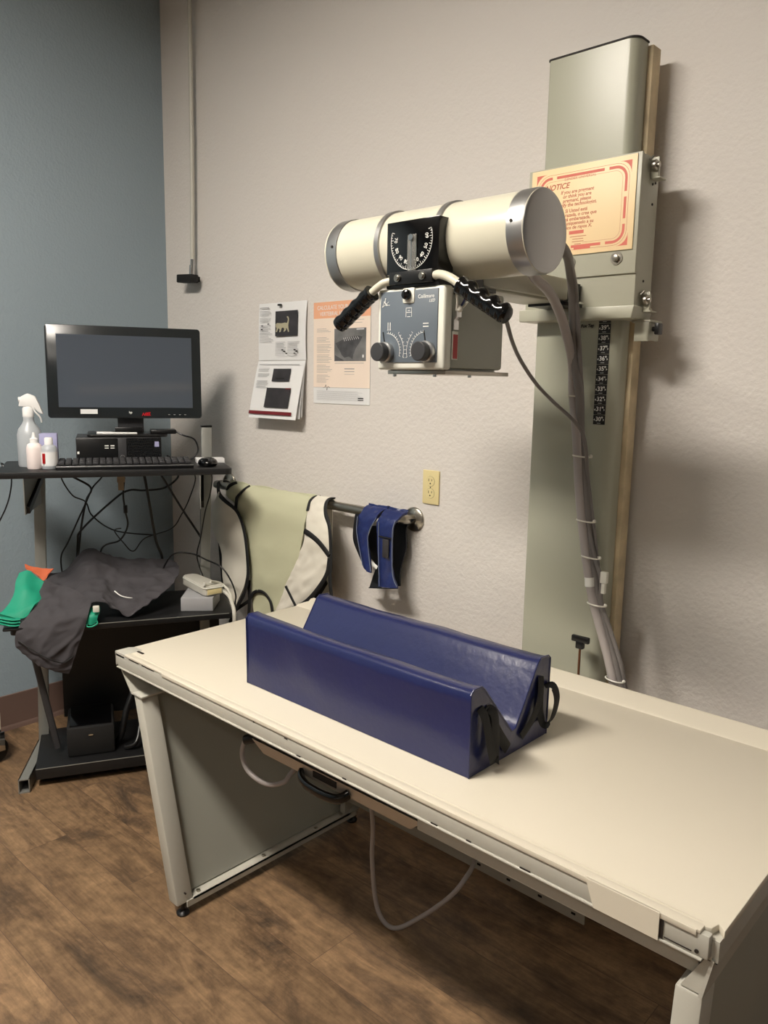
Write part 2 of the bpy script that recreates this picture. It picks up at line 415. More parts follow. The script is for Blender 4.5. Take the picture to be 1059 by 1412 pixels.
m.cyl((2.872, TY0-.0015, TZ-.032), (2.872, TY0+.001, TZ-.032), .003)
m.cyl((1.268, TY0-.0015, TZ-.036), (1.268, TY0+.001, TZ-.036), .0015)
link('paint_chips', m, M_chip, tb, label='dark chips and gaps along the worn front edge')
m = MB()
m.box(2.335, 2.868, TY0+.026, TY0+.046, .612, .656, .003)
m.box(TX0+.06, TX1-.06, TY0+.045, TY0+.06, .640, .688)
m.box(TX0+.06, TX1-.06, TY1-.06, TY1-.03, .60, .685)
link('side_beam', m, M_grayen, tb)
# pan under the top closing the underside
link('under_panel', MB().box(TX0+.05, TX1-.05, TY0+.05, TY1-.06, .672, .686), M_grayen, tb)
def xin(z, left=True):
    k = (z-.025)/(.590-.025); a = 1.475-.155*k
    return a if left else (2.862+.020*k)
for left in (True, False):
    sg = 1 if left else -1
    zt, zb = .590, .036
    xt, xb = xin(zt, left), xin(zb, left)
    p = MB()
    PF, PB = -.966, -.262
    # recessed sheet
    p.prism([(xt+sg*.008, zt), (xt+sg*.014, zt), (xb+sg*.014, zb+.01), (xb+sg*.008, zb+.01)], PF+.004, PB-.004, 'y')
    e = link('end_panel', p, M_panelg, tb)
    for nm, ya, yb in (('front', PF, PF+.052), ('rear', PB-.052, PB)):
        q = MB().prism([(xt, zt), (xt+sg*.042, zt), (xb+sg*.042, zb), (xb, zb)], ya, yb, 'y', .006)
        o = link('leg', q, M_grayen, tb)
        hx = xb+sg*.0425
        link('bolt_hole', MB().cyl((xt+sg*.030, (ya+yb)/2, zt-.035), (xt+sg*.0432, (ya+yb)/2, zt-.035), .0035, n=10), M_chip, o)
        q = MB().cyl((hx-sg*.005, (ya+yb)/2, zb+.03), (hx+sg*.0012, (ya+yb)/2, zb+.03), .0025, n=10)
        link('bolt_hole', q, M_chip, o)
        fx, fy = xb+sg*.028, (ya+yb)/2
        q = MB().lathe([(0, 0), (.017, 0), (.018, .005), (.014, .010), (.006, .014), (.005, .045), (0, .045)], (fx, fy, 0))
        link('levelling_foot', q, M_black, tb)
    # bottom channel
    q = MB().box(min(xb+sg*.006, xb+sg*.045), max(xb+sg*.006, xb+sg*.045), PF+.05, PB-.05, zb+.002, zb+.006)
    q.prism([(xb+sg*.006, zb+.002), (xb+sg*.010, zb+.002), (xb+sg*.002, zb+.03), (xb-sg*.002, zb+.03)], PF+.05, PB-.05, 'y')
    q.box(min(xb+sg*.041, xb+sg*.045), max(xb+sg*.041, xb+sg*.045), PF+.03, PB-.02, zb-.012, zb+.006)
    o = link('bottom_channel', q, M_grayen, tb)
    for yy in (-.89, -.66, -.45, -.34): link('bolt', MB().cyl((xb+sg*.028, yy, zb+.005), (xb+sg*.028, yy, zb+.011), .006, n=6), M_steel, o)
    if left:
        link('sticker', MB().cyl((xin(.13)+.0135, -.31, .135), (xin(.13)+.0155, -.31, .135), .016), M_wood, tb, label='round tan sticker on the panel')
    # flared bracket between top and end panel
    X = TX0 if left else TX1
    g = MB()
    g.prism([(X+sg*.006, .657), (X+sg*.010, .660), (xt+sg*.006, zt+.002), (xt, zt+.002)], TY0+.008, TY1-.01, 'y')
    g.prism([(X+sg*.006, .657), (X+sg*(.12 if left else .018), .657), (xt+sg*(.05 if left else .034), zt+.002), (xt, zt+.002)], PB-.006 if left else TY0+.016, PB-.002 if left else TY0+.020, 'y')
    g.box(min(xt, xt+sg*(.05 if left else .034)), max(xt, xt+sg*(.05 if left else .034)), TY0+(.01 if left else .02), TY1-.015, zt-.001, zt+.005, .0015)
    g.box(min(X+sg*.002, X+sg*.02), max(X+sg*.002, X+sg*.02), TY0+.012, TY1-.004, .655, .688)
    link('end_bracket', g, M_grayen, tb)
# cassette tray
m = MB().prism([(1.768, .589), (2.308, .592), (2.278, .567), (1.812, .565)], -.905, -.899, 'y')
m.box(1.80, 2.29, -.900, -.42, .600, .606); m.box(1.81, 2.28, -.900, -.42, .572, .576)
m.box(1.80, 1.804, -.9, -.42, .574, .604); m.box(2.283, 2.287, -.9, -.42, .574, .604)
tr = link('cassette_tray', m, mat('dull_steel', (.74, .72, .69), .42, metal=.85), tb)
m = MB().tube([(1.950, -.903, .572), (1.958, -.914, .564), (1.985, -.922, .558), (2.035, -.925, .557), (2.078, -.922, .560), (2.094, -.914, .566), (2.102, -.903, .574)], (.0115, .008), n=12, flat=(0, 0, 1))
link('handle', m, M_blackg, tr)
m = MB(); m.prism([(1.99, .587), (2.065, .587), (2.065, .573), (1.99, .573)], -.9068, -.9052, 'y')
link('grip_plate', m, M_chip, tr)
m = MB()
m.box(1.745, 1.790, -.898, -.84, .590, .645); m.box(1.75, 2.335, -.902, -.86, .592, .645)
m.box(2.305, 2.335, -.90, -.84, .575, .655)
link('tray_guide', m, M_black, tb)
m = MB().cyl((1.725, -.895, .567), (1.760, -.875, .580), .0125, .0125, 16, .003); m.cyl((1.75, -.88, .578), (1.775, -.87, .60), .006)
link('guide_knob', m, M_black, tb)
m = MB().tube([W(356, 1010, Y=-.875), W(340, 1018, Y=-.885), W(334, 1040, Y=-.89), W(343, 1064, Y=-.89), W(368, 1081, Y=-.88), W(392, 1078, Y=-.86), W(405, 1062, Y=-.83), (1.89, -.78, .575)], .0062, smooth=8)
link('tray_cable', m, M_cabA, tb)
fl = W(545, 1280, Z=.008)
m = MB().tube([(1.85, -.62, .60), W(513, 1122, Y=-.60), W(513, 1180, Y=fl.y), W(517, 1235, Y=fl.y), W(526, 1266, Y=fl.y), fl, W(578, 1266, Y=fl.y+.02), W(620, 1237, Y=fl.y+.05), W(644, 1208, Y=fl.y+.09), W(654, 1188, Y=-.36), (2.01, -.30, .125)], .0062, smooth=8)
link('floor_cable', m, M_cabA, tb)
m = MB().box(1.50, 2.37, -.315, -.311, .083, .118); m.box(1.50, 2.37, -.315, -.285, .114, .118)
m.box(1.488, 1.51, -.33, -.27, .03, .118)
rr = link('rear_rail', m, M_grayen, tb)
for k in range(4): link('slot', MB().box(2.345-.1*k-.012, 2.345-.1*k, -.3162, -.3155, .098, .104), M_slot, rr)

# ------------------------------------------------------------------ positioning trough
tg = thing('positioning_trough', 'navy blue vinyl V-shaped positioning trough lying on the x-ray table', 'positioning cushion', (2.04, -.72, TZ))
X0, X1, Z0 = 1.700, 2.386, TZ+.0012
def troughprof(): # (y,z)
    return [(-.864, Z0), (-.585, Z0), (-.583, Z0+.172), (-.592, Z0+.179), (-.622, Z0+.180), (-.632, Z0+.172), (-.708, Z0+.052), (-.722, Z0+.050), (-.822, Z0+.168), (-.832, Z0+.176), (-.858, Z0+.176), (-.866, Z0+.168)]
b = bmesh.new()
pr = []
raw = troughprof()
for i, p in enumerate(raw):
    q = raw[(i+1) % len(raw)]; d = math.hypot(q[0]-p[0], q[1]-p[1]); k = max(1, int(d/.02))
    for t in range(k): pr.append((p[0]+(q[0]-p[0])*t/k, p[1]+(q[1]-p[1])*t/k))
NX = 40; rings = []
for i in range(NX+1):
    x = X0+(X1-X0)*i/NX; e = min(i, NX-i)/NX
    rg = []
    for (y, z) in pr:
        q = V((x*5, y*9, z*9)); w = noise.noise(q)*.004+noise.noise(q*3)*.0012
        w += .0035*max(0, math.sin((x-1.72)*6+(z-.7)*14))*math.exp(-((x-1.85)/.12)**2) if y < -.86 else 0
        if z < Z0+.004: w = 0
        pull = .003*(1-math.exp(-e*40))
        rg.append(b.verts.new((x, y+(w if y < -.8 or y > -.6 else w*.6), z-pull*(z > Z0+.15)+(w*.5 if z > Z0+.01 else 0))))
    rings.append(rg)
n = len(pr)
for a, c in zip(rings, rings[1:]):
    for k in range(n): b.faces.new((a[k], a[(k+1) % n], c[(k+1) % n], c[k]))
f1 = b.faces.new(rings[0][::-1]); f2 = b.faces.new(rings[-1])
bmesh.ops.recalc_face_normals(b, faces=b.faces[:])
m = MB(); m.bm.free(); m.bm = b
body = link('cushion_body', m, M_vinyl, tg, ang=50)
m = MB()
ep = [V((X1+.0008, y, z+.0004)) for (y, z) in raw] ; ep.append(ep[0])
m.tube([(X1+.0003, y, z) for (y, z) in raw[1:6]+raw[6:12]+[raw[0]]], .0018, n=6, smooth=0)
link('piping', m, M_vinyl, tg); m = MB()
m.tube([(X0-.0003, y, z) for (y, z) in raw[1:12]+[raw[0]]], .0018, n=6, smooth=0)
link('piping', m, M_vinyl, tg)
def strap(pts, wdt=.013, side=(0, 1, 0)):
    m = MB(); m.tube(pts, (wdt, .0013), n=8, smooth=7, flat=side); link('strap', m, M_strap, tg)
x = X1+.003
strap([(x-.001, -.838, Z0+.135), (x+.010, -.832, Z0+.110), (x+.018, -.820, Z0+.045), (x+.016, -.806, Z0+.022), (x+.012, -.798, Z0+.05), (x+.008, -.800, Z0+.11), (x-.001, -.812, Z0+.128)], .012, (0, 1, 0))
strap([(x-.001, -.822, Z0+.128), (x+.004, -.800, Z0+.095), (x+.006, -.772, Z0+.055), (x+.002, -.740, Z0+.020)], .012, (0, 1, .3))
strap([(x-.001, -.620, Z0+.14), (x+.007, -.632, Z0+.10), (x+.006, -.655, Z0+.06), (x+.001, -.690, Z0+.028)], .012, (0, 1, -.3))
strap([(x-.001, -.604, Z0+.115), (x+.012, -.590, Z0+.113), (x+.020, -.586, Z0+.085), (x+.015, -.592, Z0+.045), (x+.008, -.612, Z0+.035), (x+.003, -.622, Z0+.06), (x-.001, -.620, Z0+.13)], .012, (0, 1, .1))

# ------------------------------------------------------------------ column stand
cs = thing('x_ray_column', 'tall grey-green metal x-ray column backed by a wooden board against the wall', 'x-ray column', (2.16, -.08, 0))
m = MB().box(2.004, 2.290, -.090, -.048, 0, 2.258, .002)
link('backing_board', m, M_wood, cs, label='pale unpainted wooden board')
m = MB().box(2.05, 2.24, -.05, -.001, .05, .25); m.box(2.05, 2.24, -.05, -.001, 1.9, 2.1); m.box(2.05, 2.24, -.05, -.001, 1.2, 1.3)
link('wall_cleat', m, M_wood, cs)
def rrect(x0, x1, y0, y1, r, k=6):     # front corners rounded
    P = [(x1, y1), (x0, y1)]
    for i in range(k+1):
        a = PI+PI/2*i/k; P.append((x0+r*.35+r*.35*math.cos(a), y0+r*.35+r*.35*math.sin(a)))
    for i in range(k+1):
        a = 1.5*PI+PI/2*i/k; P.append((x1-r+r*math.cos(a), y0+r+r*math.sin(a)))
    return P
m = MB().prism(rrect(2.038, 2.278, -.150, -.094, .026), 0, 2.262, 'z')
link('column_cover', m, M_colm, cs, ang=30)
m = MB().prism(rrect(2.036, 2.280, -.152, -.092, .026), 2.262, 2.266, 'z')
link('cover_cap', m, M_chip, cs)
# inch scale stickers
m = MB(); t = MB(); yy = -.1512
sx = [(2.2372, 1.5916), (2.2430, 1.3629)]
for k in range(11):
    z = 1.5916-.0254*k+.0004; f = k/9
    z = 1.5916-.02541*(k-1)-.0 if False else 1.5916-.0254*k
for val in range(40, 29, -1):
    z = 1.5916-.0254*(39-val); x = 2.2392
    m.box(x-.016, x+.016, yy-.0006, yy+.0014, z-.0120, z+.0120)
    t.text('%d"' % val, .0155, FR(x+.001, yy-.0010, z+.0015), bold=.0003)
    for sg in (-1, 1): t.prism([(x+sg*.0145, z), (x+sg*.0115, z+.003), (x+sg*.0115, z-.003)], yy-.0011, yy-.0005, 'y')
    t.box(x-.005, x+.005, yy-.0011, yy-.0005, z-.0092, z-.0082)
rs = link('inch_scale', m, M_inkd, cs, label='black inch stickers numbered 30 to 40')
link('scale_numerals', t, M_white, rs, smooth=False)
m = MB().text('Fox Tay', .011, FR(2.190, -.1509, 1.5995) @ Matrix.Rotation(.03, 4, 'Z'), bold=.0004, shear=.2)
link('handwriting', m, M_inkd, cs, smooth=False)

# T-handled rod between column and table
th = thing('t_handle_rod', 'black T-shaped handle on a rusty rod standing between table and column', 'handle', (2.253, -.205, .42))
m = MB().box(2.229, 2.279, -.211, -.199, .785, .802, .003); m.box(2.243, 2.264, -.213, -.197, .768, .789, .003)
link('handle', m, M_black, th)
m = MB().cyl((2.2535, -.205, .42), (2.2535, -.205, .77), .0032, n=10); m.cyl((2.2535, -.205, .43), (2.2535, -.152, .43), .0032, n=10)
link('rod', m, M_rust, th)

# ------------------------------------------------------------------ tube head and carriage
tu = thing('x_ray_tube_head', 'cream cylindrical x-ray tube with grey collimator box on the column carriage', 'x-ray machine', (2.13, -.69, 1.73))
m = MB().box(2.026, 2.332, -.190, -.100, 1.640, 1.986, .004)
m.box(2.026, 2.332, -.196, -.188, 1.715, 1.988, .002)
m.prism([(2.016, 1.612), (2.332, 1.610), (2.338, 1.640), (2.016, 1.642)], -.202, -.098, 'y', .003)
ca = link('carriage', m, M_carr, tu)
for x in (2.157, 2.283):
    m = MB().cyl((x, -.196, 1.752), (x, -.1985, 1.752), .0155, n=24); m.cyl((x, -.198, 1.752), (x, -.207, 1.752), .009, .008, 18, .002)
    link('screw', m, M_steel, ca)
for z in (1.962, 1.655):      # lugs with rollers on the carriage's right side
    m = MB().box(2.330, 2.352, -.150, -.146, z-.026, z+.020, .002); m.box(2.330, 2.356, -.150, -.115, z-.028, z-.024, .001)
    m.box(2.334, 2.338, -.15, -.112, z-.026, z+.018)
    lg = link('lug', m, M_carr, ca)
    m = MB().cyl((2.338, -.154, z), (2.350, -.154, z), .012, n=18, bev=.002); m.cyl((2.349, -.154, z), (2.356, -.154, z), .006, n=12); m.cyl((2.335, -.165, z+.012), (2.342, -.160, z+.02), .003, n=8)
    link('roller', m, M_steel, ca)
m = MB().box(2.310, 2.358, -.150, -.085, 1.603, 1.609, .001); m.box(2.318, 2.354, -.150, -.144, 1.558, 1.606, .001); m.box(2.350, 2.354, -.150, -.09, 1.56, 1.606, .001)
link('lock_bracket', m, M_carr, ca)
m = MB().cyl((2.354, -.125, 1.588), (2.366, -.125, 1.588), .006); m.box(2.362, 2.374, -.137, -.113, 1.574, 1.602, .003)
link('lock_knob', m, M_black, ca)
for (yy, z) in ((-.15, 1.70), (-.12, 1.93), (-.135, 1.925), (-.13, 1.88)): link('rivet', MB().cyl((2.3305, yy, z), (2.3335, yy, z), .003, n=10), M_chip, ca)
# arm
m = MB().box(2.075, 2.202, -.62, -.275, 1.652, 1.702, .004); m.box(2.085, 2.19, -.62, -.29, 1.646, 1.653, .002)
link('arm', m, M_carr, tu)
m = MB().box(2.088, 2.190, -.278, -.196, 1.658, 1.698); m.box(2.10, 2.20, -.29, -.2, 1.640, 1.648)
link('arm_joint', m, M_black, tu)
m = MB().box(2.10, 2.21, -.275, -.215, 1.646, 1.652, .002); m.cyl((2.17, -.25, 1.64), (2.17, -.25, 1.655), .01)
link('arm_clamp', m, M_chrome, tu)
# tube housing
ty, tz, R0 = -.690, 1.731, .0765
m = MB().lathe([(0, 0), (R0, 0), (R0, .16), (R0-.0005, .166), (R0, .172), (R0, .335), (R0-.0005, .34), (R0, .345), (R0, .52), (0, .52)], (1.868, ty, tz), (1, 0, 0), 64)
link('tube_housing', m, M_tube, tu)
for x, s in ((2.352, 1), (1.906, -1)):
    m = MB().lathe([(R0+.0006, 0), (R0+.0018, .001), (R0+.0018, .030), (R0-.001, .037), (R0-.008, .0405), (0, .041)], (x, ty, tz), (s, 0, 0), 64)
    e = link('end_cap', m, M_alu, tu, ang=30)
    m = MB().cyl((x+s*.012, ty-.0765, tz+.010), (x+s*.012, ty-.0795, tz+.010), .003, n=12)
    link('cap_screw', m, M_chip, e)
for x in (2.028, 2.186):
    m = MB().lathe([(R0, -.007), (R0+.004, -.006), (R0+.004, .006), (R0, .007)], (x, ty, tz), (1, 0, 0), 64)
    link('mounting_ring', m, M_alu, tu)
m = MB().box(2.05, 2.165, -.69, -.60, 1.65, 1.68, .003); m.box(2.03, 2.19, -.66, -.60, 1.655, 1.70, .003)
link('cradle', m, M_carr, tu)
# angle indicator
m = MB().box(2.077, 2.213, -.787, -.740, 1.664, 1.766, .0015)
ib = link('angle_gauge', m, M_blackg, tu)
m = MB(); cx, cz, yy = 2.143, 1.727, -.7875
def arcpt(a, r): return (cx+r*math.sin(a), cz-r*math.cos(a)*1.05)
for k in range(-21, 22):
    a = k*math.radians(5.2); L = .007 if k % 3 == 0 else .004
    p, q = arcpt(a, .054), arcpt(a, .054-L); d = V((q[0]-p[0], 0, q[1]-p[1])).normalized().cross(V((0, 1, 0)))*.00045
    m.poly([(p[0]-d.x, yy-.0004, p[1]-d.z), (p[0]+d.x, yy-.0004, p[1]+d.z), (q[0]+d.x, yy-.0004, q[1]+d.z), (q[0]-d.x, yy-.0004, q[1]-d.z)])
m.tube([V((arcpt(math.radians(a), .054)[0], yy, arcpt(math.radians(a), .054)[1])) for a in range(-108, 109, 6)], .0006, n=5, smooth=0)
for a, s in ((-94, '70'), (-66, '80'), (-42, '90'), (-18, '80'), (22, '30'), (45, '40'), (70, '50'), (96, '60')):
    p = arcpt(math.radians(a), .041)
    m.text(s, .011, FR(p[0], yy-.0005, p[1]) @ Matrix.Rotation(math.radians(a), 4, 'Z'))
link('dial_markings', m, M_white, ib, smooth=False)
m = MB().box(2.136, 2.158, -.792, -.7875, 1.667, 1.737, .002, M=Matrix.Translation((0, 0, 0)))
link('pointer_channel', m, M_clear, ib)
m = MB().cyl((2.147, -.7885, 1.731), (2.147, -.7955, 1.731), .006, n=16); m.box(2.146, 2.148, -.7925, -.7915, 1.668, 1.728)
link('pointer', m, M_chrome, ib)
m = MB().box(2.096, 2.208, -.800, -.760, 1.642, 1.666, .001)
br = link('gauge_bracket', m, M_black, tu)
for x in (2.120, 2.185):
    m = MB().cyl((x, -.8, 1.654), (x, -.8035, 1.654), .0078, n=20); m.cyl((x, -.8035, 1.654), (x, -.806, 1.654), .005, n=12)
    link('bolt', m, M_steel, br)
m = MB().box(2.08, 2.22, -.79, -.60, 1.636, 1.645, .001); m.box(2.10, 2.20, -.74, -.62, 1.640, 1.668)
link('mount_plate', m, M_black, tu)
# handle bar and grips
hb = link('handle_bar', MB().tube([(2.100, -.785, 1.652), (2.078, -.795, 1.648), (2.055, -.800, 1.634), (2.040, -.802, 1.622)], .0080, n=12), M_tube, tu)
hb2 = link('handle_bar', MB().tube([(2.200, -.785, 1.654), (2.225, -.797, 1.654), (2.255, -.802, 1.645), (2.290, -.806, 1.626)], .0085, n=12), M_tube, tu)
def grip(p, q, r, hb, amp):
    p = V(p); q = V(q); ax = (q-p).normalized(); L = (q-p).length
    b = bmesh.new(); n = 24; K = 54; rings = []
    M = Matrix.Translation(p) @ ax.to_track_quat('Z', 'Y').to_matrix().to_4x4()
    upd = (V((0, 0, 1))-ax*ax.z).normalized(); Mi = M.to_3x3().inverted(); ul = Mi @ upd; ph = math.atan2(ul.y, ul.x)
    for i in range(K+1):
        s = i/K; base = r*(1.06 if s < .04 else 1)*(1 if s < .95 else math.sqrt(max(.05, 1-((s-.95)/.05)**2*.8)))
        rg = []
        for k in range(n):
            a = 2*PI*k/n; f = max(0, math.cos(a-ph))
            wv = amp*f*f*math.cos((s*4.2+.25)*2*PI) if .12 < s < .93 else 0
            rb = .0006*math.sin(s*150) if (s < .9 and f < .2) else 0
            rg.append(b.verts.new(M @ V(((base+wv+rb)*math.cos(a), (base+wv+rb)*math.sin(a), s*L))))
        rings.append(rg)
    for a, c in zip(rings, rings[1:]):
        for k in range(n): b.faces.new((a[k], a[(k+1) % n], c[(k+1) % n], c[k]))
    b.faces.new(rings[0][::-1]); b.faces.new(rings[-1]); bmesh.ops.recalc_face_normals(b, faces=b.faces[:])
    m = MB(); m.bm.free(); m.bm = b
    link('grip', m, M_blackg, hb)
grip((2.284, -.805, 1.629), (2.392, -.805, 1.567), .0172, hb2, .0036)
grip((2.050, -.800, 1.630), (1.955, -.806, 1.564), .0170, hb, .0016)
# collimator
CX0, CX1, CY0, CY1, CZ0, CZ1 = 2.057, 2.235, -.790, -.588, 1.474, 1.636
m = MB().box(CX0, CX1, CY0, CY0+.026, CZ0, CZ1, .006, seg=3); m.box(CX0+.02, CX1-.02, CY0+.02, CY1, CZ0-.002, CZ1-.001)
co = link('collimator', m, M_colwhite, tu)
m = MB().box(CX0+.001, CX1-.0005, CY0+.024, CY1, CZ0+.003, CZ1-.004, .006)
link('rear_cover', m, M_colgrey, co, label='darker grey side cover')
m = MB().box(CX0+.010, CX1-.016, CY0-.0022, CY0+.003, CZ0+.014, CZ1-.006, .001)
fp = link('control_panel', m, M_panelb, co, label='slate blue front control panel')
pcx = (CX0+CX1)/2
m = MB().box(pcx-.018, pcx+.014, CY0-.005, CY0+.002, 1.604, 1.635, .004); link('button_plate', m, M_colwhite, fp)
m = MB().lathe([(.010, 0), (.0105, .004), (.009, .009), (.004, .0115), (0, .012)], (pcx-.003, CY0-.005, 1.621), (0, -1, 0)); link('button', m, M_blackg, fp)
m = MB(); yy = CY0-.0024
m.text('Collimare', .0105, FR(CX1-.046, yy, 1.616)); m.text('LED', .0085, FR(CX1-.031, yy, 1.607), shear=.3)
for (bx, o) in ((2.092, 'v'), (2.190, 'h')):
    for k in (-.003, .003):
        if o == 'v': m.box(bx+k-.0008, bx+k+.0008, yy-.0003, yy+.0006, 1.553, 1.569); m.box(bx+k-.002, bx+k+.002, yy-.0003, yy+.0006, 1.5535, 1.5545)
        else: m.box(bx-.007, bx+.007, yy-.0003, yy+.0006, 1.561+k-.0008, 1.561+k+.0008)
for (a, b_, c, d) in ((-.008, -.007, -.010, .008), (.007, .008, -.010, .008), (-.008, .008, .007, .008), (-.008, .008, -.0015, -.0005), (-.004, .004, -.010, -.009), (-.003, .003, .002, .003)):
    m.box(pcx-.001+a, pcx-.001+b_, yy-.0003, yy+.0006, 1.588+c, 1.588+d)
for p, q in (((2.072, 1.600), (2.082, 1.618)), ((2.072, 1.600), (2.090, 1.610)), ((2.080, 1.606), (2.080, 1.618)), ((2.082, 1.603), (2.093, 1.603)), ((2.076, 1.611), (2.086, 1.604))):
    m.tube([(p[0], yy, p[1]), (q[0], yy, q[1])], .0007, n=5, smooth=0)
for (kx, s) in ((2.082, 1), (2.192, -1)):
    kz = 1.511
    for rr_ in (.036, .047):
        m.tube([V((kx+.004*s+s*rr_*math.cos(math.radians(a)), yy, kz+rr_*math.sin(math.radians(a)))) for a in range(-15, 92 if rr_ < .04 else 50, 5)], .0005, n=5, smooth=0)
        for a in range(-15, 91 if rr_ < .04 else 50, 9):
            c, sn = math.cos(math.radians(a)), math.sin(math.radians(a))
            m.tube([V((kx+.004*s+s*rr_*c, yy, kz+rr_*sn)), V((kx+.004*s+s*(rr_+.004)*c, yy, kz+(rr_+.004)*sn))], .0005, n=4, smooth=0)
link('panel_markings', m, M_white, fp, smooth=False)
for kx in (2.084, 2.194):
    kz = 1.509
    m = MB().lathe([(0, 0), (.0205, 0), (.021, .010), (.019, .012), (0, .012)], (kx+.002, CY0-.002, kz), (0, -1, 0), 36); k = link('knob_base', m, M_alu, fp)
    m = MB().lathe([(0, 0), (.0188, 0), (.0188, .017), (.0172, .0185), (0, .019)], (kx, CY0-.012, kz), (0, -1, 0), 36); link('knob', m, M_dkgrey, k)
    m = MB().box(kx-.001, kx+.001, CY0-.0035, CY0-.002, kz+.02, kz+.042, 0, M=Matrix.Translation((kx, 0, kz)) @ Matrix.Rotation(-.2, 4, 'Y') @ Matrix.Translation((-kx, 0, -kz))); link('index_line', m, M_inkd, k)
m = MB().box(CX0+.02, CX1-.004, CY0+.012, CY1+.03, CZ0-.009, CZ0-.001, .001)
link('bottom_tray_rail', m, M_steel, co)
for x, y in ((2.09, CY0+.02), (2.205, CY0+.012), (2.225, CY0+.10)): link('rail_screw', MB().cyl((x, y, CZ0-.009), (x, y, CZ0-.014), .004, n=12), M_chrome, co)
m = MB().box(CX1-.001, CX1+.0015, -.765, -.747, 1.494, 1.549, .0008); link('label_border', m, M_colwhite, co)
m = MB().box(CX1, CX1+.0022, -.763, -.749, 1.496, 1.543); link('red_label', m, M_red, co, label='red sticker in a white frame')
m = MB().prism([(CX1, 1.552), (CX1+.003, 1.552), (CX1+.003, 1.570), (CX1+.009, 1.576), (CX1+.009, 1.588), (CX1+.006, 1.588), (CX1+.006, 1.578), (CX1, 1.572)], -.764, -.748, 'y', .0004)
link('metal_clip', m, M_chrome, co)
m = MB().tube([(CX1+.006, -.757, 1.588), (CX1+.012, -.752, 1.60), (CX1+.010, -.735, 1.618), (CX1+.012, -.72, 1.64)], .0022, n=8)
link('blue_wire', m, M_navy, co)
m = MB().tube([(CX1+.006, -.754, 1.588), (CX1+.014, -.742, 1.602), (CX1+.014, -.725, 1.62), (CX1+.010, -.71, 1.64)], .0022, n=8)
m.tube([(CX1+.005, -.760, 1.588), (CX1+.010, -.765, 1.605), (CX1+.008, -.766, 1.630), (CX1+.012, -.765, 1.645)], .0022, n=8)
m.sph((CX1+.008, -.755, 1.592), .007)
link('white_wire', m, M_tie, co)
m = MB().cyl((CX1-.006, CY0+.030, CZ1-.014), (CX1+.001, CY0+.030, CZ1-.014), .0028, n=10); link('pin_hole', m, M_slot, co)

# notice sign stuck on the carriage
ns = thing('notice_sign', 'cream and red bilingual pregnancy notice stuck on the column carriage', 'sign', (2.179, -.199, 1.876))
yy = -.1976; SX0, SX1, SZ0, SZ1 = 2.037, 2.322, 1.770, 1.984
m = MB().box(SX0, SX1, yy-.0018, yy, SZ0, SZ1, .0004)
link('sign_board', m, M_notice, ns)
yt = yy-.0020
m = MB()
def rr2(x0, x1, z0, z1, r, w):
    P = []
    for cx_, cz_, a0 in ((x1-r, z1-r, 0), (x0+r, z1-r, 90), (x0+r, z0+r, 180), (x1-r, z0+r, 270)):
        for k in range(7):
            a = math.radians(a0+k*15); P.append((cx_+r*math.cos(a), cz_+r*math.sin(a), math.cos(a), math.sin(a)))
    return P
def ring(x0, x1, z0, z1, r, w, gaps=()):
    P = rr2(x0, x1, z0, z1, r, w); n = len(P)
    for i in range(n):
        a = P[i]; c = P[(i+1) % n]
        k = max(1, int(math.hypot(a[0]-c[0], a[1]-c[1])/.006))
        for j in range(k):
            s0, s1 = j/k, (j+1)/k
            def L(s, o): return (a[0]+(c[0]-a[0])*s-o*(a[2]+(c[2]-a[2])*s), yt, a[1]+(c[1]-a[1])*s-o*(a[3]+(c[3]-a[3])*s))
            mid = L((s0+s1)/2, 0)
            if any(abs(mid[0]-g[0]) < g[2] and abs(mid[2]-g[1]) < g[2] for g in gaps): continue
            m.poly([L(s0, 0), L(s1, 0), L(s1, w), L(s0, w)])
gp = [(SX0+.066, SZ1-.02, .006), (SX1-.075, SZ1-.02, .006), (SX1-.022, SZ1-.085, .006), (SX1-.022, SZ0+.065, .006), (SX1-.075, SZ0+.02, .006), (SX0+.10, SZ0+.02, .02)]
ring(SX0+.024, SX1-.022, SZ0+.017, SZ1-.020, .030, .0065, gp)
for cx_, cz_, sxn, szn in ((SX0+.015, SZ1-.012, 1, -1), (SX1-.013, SZ1-.012, -1, -1), (SX1-.013, SZ0+.010, -1, 1), (SX0+.015, SZ0+.010, 1, 1)):
    P = [(cx_, yt, cz_), (cx_+sxn*.030, yt, cz_)]
    for k in range(1, 6):
        a = k/6*PI/2; P.append((cx_+sxn*.030*(1-math.sin(a)), yt, cz_+szn*.030*(1-math.cos(a))))
    P.append((cx_, yt, cz_+szn*.030)); m.poly(P)
m.box(SX0+.13, SX0+.175, yt-.0002, yt, SZ0+.012, SZ0+.019)
m.box(SX0+.115, SX0+.155, yt-.0002, yt, SZ0+.050, SZ0+.058)
link('border', m, M_nred, ns, smooth=False)
m = MB()
ring(SX0+.019, SX1-.017, SZ0+.012, SZ1-.015, .034, .0008)
ring(SX0+.036, SX1-.034, SZ0+.028, SZ1-.031, .020, .0006, [(SX0+.09, SZ0+.03, .06)])
m.text('GENDEX-UNIVERSAL', .0085, FR(SX0+.137, yt, SZ1-.031), ext=.0001, spacing=1.1)
m.text('NOTICE', .0185, FR(SX0+.074, yt, SZ1-.046), ext=.0001, shear=.25, bold=.0004)
for k, s in enumerate(('If you are pregnant', 'or think you are', 'pregnant, please', 'notify the technologist.')):
    m.text(s, .0118, FR(SX0+.131, yt, SZ1-.0615-.0103*k), ext=.0001, shear=.15, bold=.0002)
